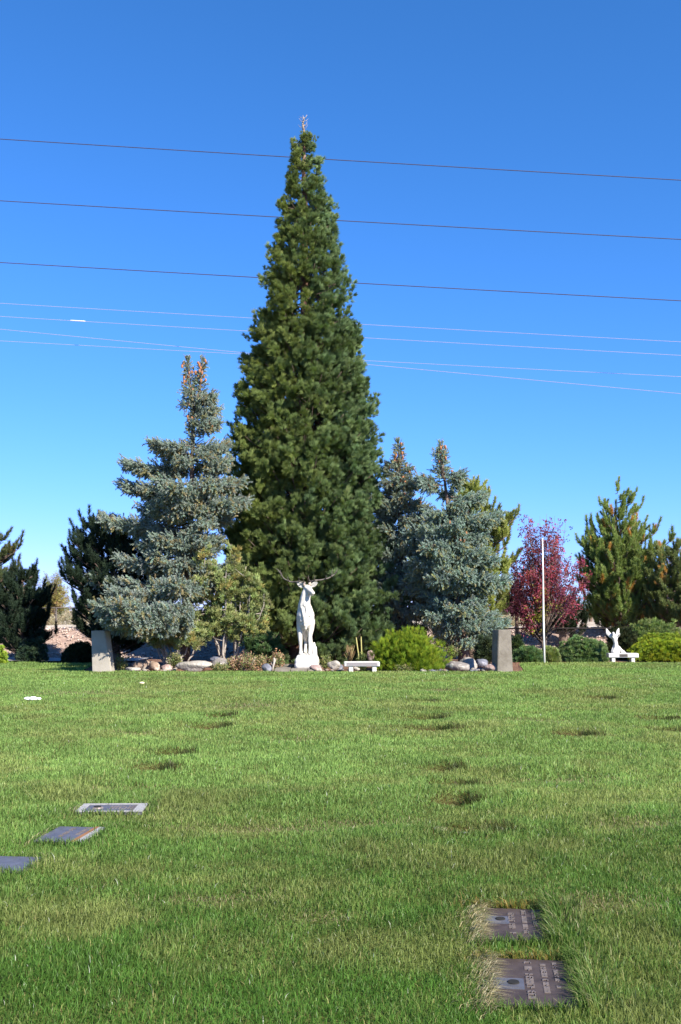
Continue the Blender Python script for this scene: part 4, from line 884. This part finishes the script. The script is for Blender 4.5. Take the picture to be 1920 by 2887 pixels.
# ---- angel group on the white bench
q=.00196; ap=P(1640+540/5.6,1720+684/5.6,32.45); ang=thing('angel_statue','small white angel statue with raised wings and kneeling figure on the white bench','statue',ap)
def Q(cx,cy,y,*r): return ((cx-540)*q,y,(690-cy)*q,*r)
sculpt('figures',[
 [Q(530,668,0,.14,.11,.05),Q(535,640,0,.115,.09,.05),Q(545,600,0,.085,.07,.05),Q(542,540,0,.066,.06,.05),Q(530,490,0,.070,.06,.05),Q(528,445,0,.095,.07,.055),Q(520,420,0,.06,.055,.05)], # robe and torso
 [Q(520,415,0,.03),Q(505,385,-.02,.042,.045,.052),Q(503,372,-.02,.04)],                                              # neck and head
 [Q(560,445,0,.032),Q(585,410,-.05,.027),Q(590,385,-.09,.024)],[Q(505,450,0,.032),Q(480,420,-.06,.024),Q(492,395,-.1,.02)],   # arms
 [Q(480,660,0,.04),Q(500,600,.03,.03),Q(512,560,.03,.02)],
 [Q(650,672,0,.07,.06,.035),Q(620,640,0,.045,.05,.05),Q(598,605,0,.036,.036,.045),Q(592,590,0,.034)],[Q(620,640,0,.035),Q(655,650,-.03,.025),Q(690,682,-.03,.016)], # kneeling figure
 [Q(600,690,0,.13,.09,.012),Q(480,690,0,.05,.09,.012)]],M_white2,ang,.008,2)
for cur in ([Q(515,450,.04,.04,.022,.06),Q(465,410,.06,.055,.018,.08),Q(425,365,.08,.055,.014,.08),Q(412,320,.09,.026,.012,.045)],[Q(545,440,.04,.04,.022,.06),Q(575,400,.06,.055,.018,.075),Q(590,350,.08,.05,.014,.065),Q(605,312,.09,.022,.012,.04)]):
    sculpt('wing',[cur],M_white2,ang,.008,1)

# ------------------------------------------------------------------ chain-link fences
def chain_fence(label,xa,xb,Y,zb,h,step,slope=0,group='chain link fences on the bank',mesh=True):
    root=thing('chain_link_fence',label,'fence',((xa+xb)/2,Y,0),group); n=max(2,int(round((xb-xa)/2.7)))
    for i in range(n+1):
        x=xa+(xb-xa)*i/n; V,T=tube([(x,Y,zb-.1),(x,Y,zb+h+.03)],[.032,.032],8); mesh_tri('post',V,T,M_metal,root,smooth=True)
    V,T=tube([(xa,Y,zb+h),(xb,Y,zb+h)],[.022,.022],6); mesh_tri('top_rail',V,T,M_metal,root,smooth=True)
    if mesh:
        A=Acc(); x=xa-h
        while x<xb:
            for sgn in (1,-1):
                x0=x if sgn>0 else x+h; x1=x+h if sgn>0 else x; z0_,z1_=zb+.02,zb+h
                # clip to the fence ends
                def zc(xx): return z0_+(z1_-z0_)*(xx-x0)/(x1-x0)
                a0,a1=max(min(x0,x1),xa),min(max(x0,x1),xb)
                if a1-a0>.02: A.add(*tube([(a0,Y+.024+.006*sgn,zc(a0)),(a1,Y+.024+.006*sgn,zc(a1))],[.0022,.0022],3))
            x+=step
        A.obj('wire_mesh',M_metal,root)
chain_fence('waist high chain link fence behind the purple tree and right shrubs',4.4,22,35.3,.0,1.0,.09)
chain_fence('taller chain link fence on top of the bank at the left',-24,-6,41.0,.85,.85,.10)
chain_fence('chain link fence on top of the bank behind the elk and junipers',-5.8,3.9,41.3,.85,.85,.12)

# ------------------------------------------------------------------ power lines
GL='overhead power lines'
WIR=[(392,508,46,43,.018,M_wire_d,'topmost dark power line crossing the sky behind the tree tip'),(566,675,46,43,.018,M_wire_d,'second dark power line from the top'),
     (740,848,46,43,.018,M_wire_d,'third dark power line from the top'),(855,964,48,45,.0085,M_wire_l,'fourth power line from the top, thinner than those above'),
     (892,1002,48,45,.0085,M_wire_l,'fifth power line from the top, with a white splice sleeve'),(961,1062,50,46,.0085,M_wire_l,'lower left power line ending higher of the crossing pair at right'),
     (928,1110,50,44,.0095,M_wire_l,'power line descending across the lowest one to the lowest right end')]
for i,(yl,yr,Yl,Yr,r,m,lb) in enumerate(WIR):
    a=P(0,yl,Yl); b=P(1920,yr,Yr); pts=[]
    for s in np.linspace(-2.2,3.2,60):
        p=a+(b-a)*s; p.z+=.10*(s-.5)**2-.025; pts.append(tuple(p))
    mm=m
    if i in (3,4,5,6):
        mm=M_wire_l
    V,T=tube(pts,[r]*60,6); root=thing('power_line',lb,'power line',a.lerp(b,.5),GL); mesh_tri('cable',V,T,mm,root,smooth=True)
    if i==4:
        s0,s1=208/1920,256/1920; c=a+(b-a)*s0; d=a+(b-a)*s1; V,T=tube([tuple(c+Vector((0,0,-.01))),tuple(c.lerp(d,.1)),tuple(c.lerp(d,.9)),tuple(d)],[.012,.028,.028,.012],8); mesh_tri('splice_sleeve',V,T,M_white2,root,smooth=True)

# ------------------------------------------------------------------ grave markers
def marker(key,name,label,mat,kind,zt=.012):
    cx,cy,w_,d_,r=MW[key]; root=thing(name,label,'grave marker',(cx,cy,0),'flat grave markers'); root.rotation_euler=(0,0,r)
    rg=np.random.default_rng(hash(key)%97 if False else ord(key)); mo=.0
    def loc(nm,bm,m,par=root):
        me=bpy.data.meshes.new(nm); bm.to_mesh(me); bm.free(); me.materials.append(m); return link(nm,me,par)
    bm=bmesh.new(); add_box(bm,-w_/2,w_/2,-d_/2,d_/2,-.06,zt,.004); 
    loc('plate' if kind=='bronze' else 'tablet',bm,mat)
    if kind in('bronze','granite_text'):
        # text columns: lines of raised characters running away from the viewer, tops to the right
        bm=bmesh.new(); lines=[(-.025,.026,.030,.85),(.045,.020,.024,.72),(.10,.015,.019,.55)] if kind=='bronze' else [(-.055,.022,.03,.62),(.045,.022,.028,.5)]
        for (x0,ch,cw,frac) in lines:
            y=d_*.42; 
            while y>d_*.42-d_*.84*frac-.04:
                if rg.random()<.82:
                    # one character: two or three strokes
                    typ=rg.integers(5); t=.0042; hgt=ch*1.25
                    S_=[(0,0,hgt,t)]
                    if typ in(0,3): S_+=[(0,0,t,cw*.6),(hgt-t,0,t,cw*.6)]
                    if typ in(1,3): S_+=[(hgt/2,0,t,cw*.6)]
                    if typ in(2,4): S_+=[(0,cw*.55,hgt,t)]
                    if typ==4: S_+=[(hgt/2,0,t,cw*.55)]
                    for (sx,sy,lx,ly) in S_: add_box(bm,x0+sx,x0+sx+lx,y-sy-ly,y-sy,zt-.001,zt+.0045)
                y-=cw*(1.05 if rg.random()<.85 else 1.7)
        loc('lettering',bm,M_letter)
    if kind=='bronze':
        bm=bmesh.new(); fx=-w_/2+.055; cyv=-.04 if key=='a' else .06
        for e in range(3):
            s=.065-.012*e; zz=zt+.002+.002*e
            add_box(bm,fx+.03-s,fx+.03+s,cyv-s,cyv+s,zt-.001,zz)
        vp=loc('vase_plate',bm,M_slate)
        bm=bmesh.new(); bmesh.ops.create_cone(bm,cap_ends=True,segments=20,radius1=.026,radius2=.024,depth=.004,matrix=Matrix.Translation((fx+.05,cyv,zt+.009))); loc('vase_hole',bm,M_dark,vp)
    if kind=='framed':
        bm=bmesh.new(); f=.035
        for b_ in ((-w_/2,w_/2,d_/2-f*.5,d_/2-.001),(-w_/2,w_/2,-d_/2+.001,-d_/2+f*.5),(-w_/2+.001,-w_/2+f*1.6,-d_/2+f*.5+.002,d_/2-f*.5-.002),(w_/2-f*2.2,w_/2-.001,-d_/2+f*.5+.002,d_/2-f*.5-.002)): add_box(bm,*b_,zt-.002,zt+.008,.002)
        loc('granite_border',bm,M_border)
        bm=bmesh.new()
        for row in range(3):
            x=-.02
            while x<.15:
                if rg.random()<.8: add_box(bm,x,x+rg.uniform(.008,.018),.06-row*.05,.085-row*.05,zt-.001,zt+.004)
                x+=.024
        for xx in (.16,.175): add_box(bm,xx,xx+.005,-.12,.12,zt-.001,zt+.004)
        loc('lettering',bm,M_letter)
        bm=bmesh.new(); bmesh.ops.create_cone(bm,cap_ends=True,segments=20,radius1=.05,radius2=.042,depth=.012,matrix=Matrix.Translation((-.12,.0,zt+.004))); vp=loc('vase_rim',bm,M_letter)
        bm=bmesh.new(); bmesh.ops.create_cone(bm,cap_ends=True,segments=20,radius1=.03,radius2=.03,depth=.004,matrix=Matrix.Translation((-.12,.0,zt+.013))); loc('vase_hole',bm,M_dark,vp)
    if kind=='granite_text':
        bm=bmesh.new(); add_box(bm,w_/2-.085,w_/2-.055,-d_/2+.002,d_/2-.002,zt-.001,zt+.004); loc('orange_edge',bm,M_rust)
        bm=bmesh.new(); add_box(bm,w_/2-.053,w_/2-.001,-d_/2+.002,d_/2-.002,zt-.001,zt+.003); loc('pale_edge',bm,M_border)
    return root
marker('a','grave_marker','brown bronze grave marker nearest the camera with raised lettering and vase hole',M_bronze,'bronze')
marker('b','grave_marker','dark bronze grave marker just beyond the nearest one, partly under dry grass',M_bronze,'bronze')
marker('c','grave_marker','wide dark marker with pale granite border in the left lawn',M_slate,'framed',.014)
marker('d','grave_marker','blue grey marker with orange edge stripe in front of the bordered one',M_slate,'granite_text',.012)
marker('e','grave_marker','dark grey stone marker cut off by the left edge of the view',M_slate,'plain',.012)
marker('f','grave_marker','grey edge of an overgrown marker showing under the grass at right',M_border,'plain',-.01)
# paper scraps
bm=bmesh.new(); p=GD(90,1978)
for (dx,s) in ((-.08,.055),(.02,.07),(.11,.045)):
    r=bmesh.ops.create_icosphere(bm,subdivisions=3,radius=1.0); 
    for v in r['verts']: v.co=Vector((p.x+dx+v.co.x*s*(1+.3*random.random()),p.y+v.co.y*s*.6,.05+v.co.z*s*.45*(1+.3*random.random())))
o=bm_obj('paper_scrap',bm,M_cloth,None,False); o.data.transform(Matrix.Translation(-p)); o.location=p; prop(o,'crumpled white paper lying on the far left of the lawn','paper')
bm=bmesh.new(); p=GD(400,1932); bmesh.ops.create_icosphere(bm,subdivisions=2,radius=.05,matrix=Matrix.Translation(p+Vector((0,0,.05)))@Matrix.Diagonal((1.1,.7,.5,1))); o=bm_obj('flower_head',bm,noise_mat('cream_petal',[(.7,.55,.35),(.8,.7,.5)],20)); o.data.transform(Matrix.Translation(-p)); o.location=p; prop(o,'tiny cream fallen flower on the far lawn below the leaning post','flower')

# ------------------------------------------------------------------ grass
def grass():
    rg=np.random.default_rng(77); N=950000
    # sample distance with falling density
    a_,b_=3.7,32.4; ex=.42
    u=rg.random(N); d=(a_**ex+u*(b_**ex-a_**ex))**(1/ex)
    x=(rg.random(N)*2-1)*(.36*d+1.2); y=d
    # extra growth: rims of markers and hollows
    ok=y<lawn_edge(x)+.05*rg.random(N)
    x,y,d=x[ok],y[ok],d[ok]; n=len(x)
    hgt=rg.uniform(.024,.052,n)*(.75+.6*vnoise(x,y,.45,30)); wid=.0015+.00038*d; hgt*=1+.010*d
    mac=vnoise(x,y,1.7,31)*.42+vnoise(x,y,.55,32)*.35+vnoise(x,y,.2,36)*.23; dry=sstep(.50,.72,mac+.07*sstep(8,11,y)*(1-sstep(22,27,y))+rg.normal(0,.07,n))
    dk=vnoise(x,y,.55,33)
    lean=rg.uniform(0,2*PI,n); la=rg.uniform(.25,1.25,n); lx=np.cos(lean)*la+.22; ly=np.sin(lean)*la
    A_=np.array([.050,.125,.018]); B_=np.array([.090,.180,.034]); D_=np.array([.25,.235,.09]); BR=np.array([.22,.135,.055]); ST=np.array([.5,.42,.24])
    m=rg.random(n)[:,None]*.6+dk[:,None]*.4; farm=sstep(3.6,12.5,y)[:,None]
    c=A_*(1-m)+B_*m; c=c*(1-farm)+(c*1.42+np.array([.096,.084,.046]))*farm  # far blades brightened: fewer shadowed gaps seen there, put into the colour
    c=c*(1-dry[:,None]*.5)+D_*dry[:,None]*.5
    st=rg.random(n)<.03; c[st]=D_*rg.uniform(.7,1.15,(st.sum(),1)); c*=rg.uniform(.72,1.28,(n,1))*(.86+.28*vnoise(x,y,1.1,34))[:,None]*(.80+.40*vnoise(x,y,.18,35))[:,None]
    pale=rg.random(n)<.002; c[pale]=np.array([.5,.52,.42])
    for (cx,cy,ha,hb,e) in HOLW:
        q_=((x-cx)/ha)**2+((y-cy)/hb)**2; inn=np.exp(-q_*1.25); k_=rg.random(n)<inn*(1.25 if e>.03 else .5)
        c[k_]=(BR*.42 if e>.03 else ST*.6)*rg.uniform(.3,1.2,(k_.sum(),1)); hgt=hgt*(1-(.95 if e>.03 else .4)*inn)
        rim=np.exp(-(((x-cx-ha*.75)/(ha*.42))**2+((y-cy)/(hb*.8))**2)); hgt=hgt*(1+1.3*rim*(e>.035)); lx=lx-.5*rim
    for key,(cx,cy,w_,d_,r) in MW.items():
        cr,sr=math.cos(-r),math.sin(-r); ux=(x-cx)*cr-(y-cy)*sr; uy=(x-cx)*sr+(y-cy)*cr
        inside=(abs(ux)<w_/2-.004)&(abs(uy)<d_/2-.004); hgt[inside&(key!='f')]=0
        ring=np.exp(-((np.maximum(abs(ux)-w_/2,0)/.09)**2+(np.maximum(abs(uy)-d_/2,0)/.09)**2))*(~inside)
        if key in'ab':
            left=ring*(ux<-w_/2); k_=rg.random(n)<left*.5; c[k_]=ST*rg.uniform(.5,1.25,(k_.sum(),1))
            lx=np.where(k_,.9+.5*rg.random(n),lx); ly=np.where(k_,.15*rg.normal(size=n),ly); hgt=np.where(k_,rg.uniform(.03,.07,n),hgt)
            top=ring*(uy>d_/2); k_=rg.random(n)<top*.5; c[k_]=np.array([.2,.16,.05])*rg.uniform(.6,1.3,(k_.sum(),1))
            bot=ring*(uy<-d_/2); hgt=hgt*(1+.5*bot)
        else:
            hgt=hgt*(1+.35*ring)
    keep=hgt>.008; x,y,d,hgt,wid,lx,ly,c=[q_[keep] for q_ in (x,y,d,hgt,wid,lx,ly,c)]
    # long overhanging clumps right of the two near markers, dark tufts by hollows, straw over the plates
    def clump(cx,cy,rx,ry,k,h0,h1,lx0,ly0,cc,sp=.35,wm=1.0):
        nonlocal x,y,d,hgt,wid,lx,ly,c
        X=cx+rg.normal(size=k)*rx; Y_=cy+rg.normal(size=k)*ry; x=np.append(x,X); y=np.append(y,Y_); d=np.append(d,Y_); hgt=np.append(hgt,rg.uniform(h0,h1,k)); wid=np.append(wid,(.0024+.00048*Y_)*wm)
        lx=np.append(lx,lx0+rg.normal(size=k)*sp); ly=np.append(ly,ly0+rg.normal(size=k)*sp); cc=np.array(cc); c=np.concatenate([c,cc[rg.integers(0,len(cc),k)]*rg.uniform(.7,1.3,(k,1))])
    GRN=[(.075,.14,.03),(.11,.17,.045),(.06,.11,.022),(.2,.21,.09)]; STR=[(.44,.38,.23),(.36,.30,.16),(.52,.46,.30),(.16,.19,.07)]
    for key in'ab':
        cx,cy,w_,d_,r=MW[key]
        for yy in np.linspace(-.3,.3,9): clump(cx+w_/2+.035-yy*r,cy+yy*d_/.6,.022,.03,80,.06,.125,-.75,-.1,GRN,.38)
        for yy in np.linspace(-.25,.3,9): clump(cx+w_/2+.13-yy*r,cy+yy*d_/.6,.035,.03,38,.04,.09,.35,.25,GRN,.5)
        for yy in np.linspace(-.3,.3,10): clump(cx-w_/2-.02-yy*r,cy+yy*d_/.6,.018,.03,62,.04,.105,1.7,.0,STR,.4,.8)
        clump(cx,cy-d_/2-.03,w_*.3,.012,160,.04,.085,0,0,GRN,.35); clump(cx,cy+d_/2+.03,w_*.3,.012,110,.05,.10,-.5,-.6,[(.22,.17,.05),(.3,.22,.08),(.14,.15,.04)],.3)
    for key in'cdef':
        cx,cy,w_,d_,r=MW[key]; clump(cx,cy-d_/2-.03,w_*.33,.02,170,.04,.075,0,0,GRN,.4); clump(cx+w_/2+.05,cy+.05,.03,d_*.3,90,.05,.10,-.2,0,GRN,.4)
        clump(cx-w_/2-.04,cy,.02,d_*.3,60,.04,.08,.8,0,STR,.4)
    for (cx,cy,ha,hb,e) in HOLW:
        if e>.035: clump(cx+ha*.65,cy,ha*.25,hb*.35,int(80+1000/cy),.06,.13,-.35,-.15,[(.05,.075,.024),(.08,.10,.035),(.06,.055,.022)],.35); clump(cx-ha*.2,cy,ha*.4,hb*.4,40,.02,.05,0,0,[(.24,.15,.07),(.16,.1,.05)],.7)
    n=len(x); z=lawn_h(x,y)-.004
    ph=rg.uniform(0,PI,n); sx,sy=np.cos(ph)*wid*.5,np.sin(ph)*wid*.5
    V=np.zeros((n,5,3),dtype=np.float32); ll=np.sqrt(1+.35*(lx**2+ly**2)); H=hgt/ll
    V[:,0]=np.stack([x-sx,y-sy,z],1); V[:,1]=np.stack([x+sx,y+sy,z],1)
    mx_,my_=x+lx*H*.28,y+ly*H*.28; V[:,2]=np.stack([mx_-sx*.85,my_-sy*.85,z+H*.6],1); V[:,3]=np.stack([mx_+sx*.85,my_+sy*.85,z+H*.6],1)
    V[:,4]=np.stack([x+lx*H*.85,y+ly*H*.85,z+H*np.clip(1.0-.25*(lx**2+ly**2),.45,1)],1)
    T=(np.array([[0,1,3],[0,3,2],[2,3,4]])[None]+(np.arange(n)*5)[:,None,None]).reshape(-1,3)
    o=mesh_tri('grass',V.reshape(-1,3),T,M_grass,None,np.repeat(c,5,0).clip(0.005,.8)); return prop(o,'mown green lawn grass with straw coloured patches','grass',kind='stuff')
grass()
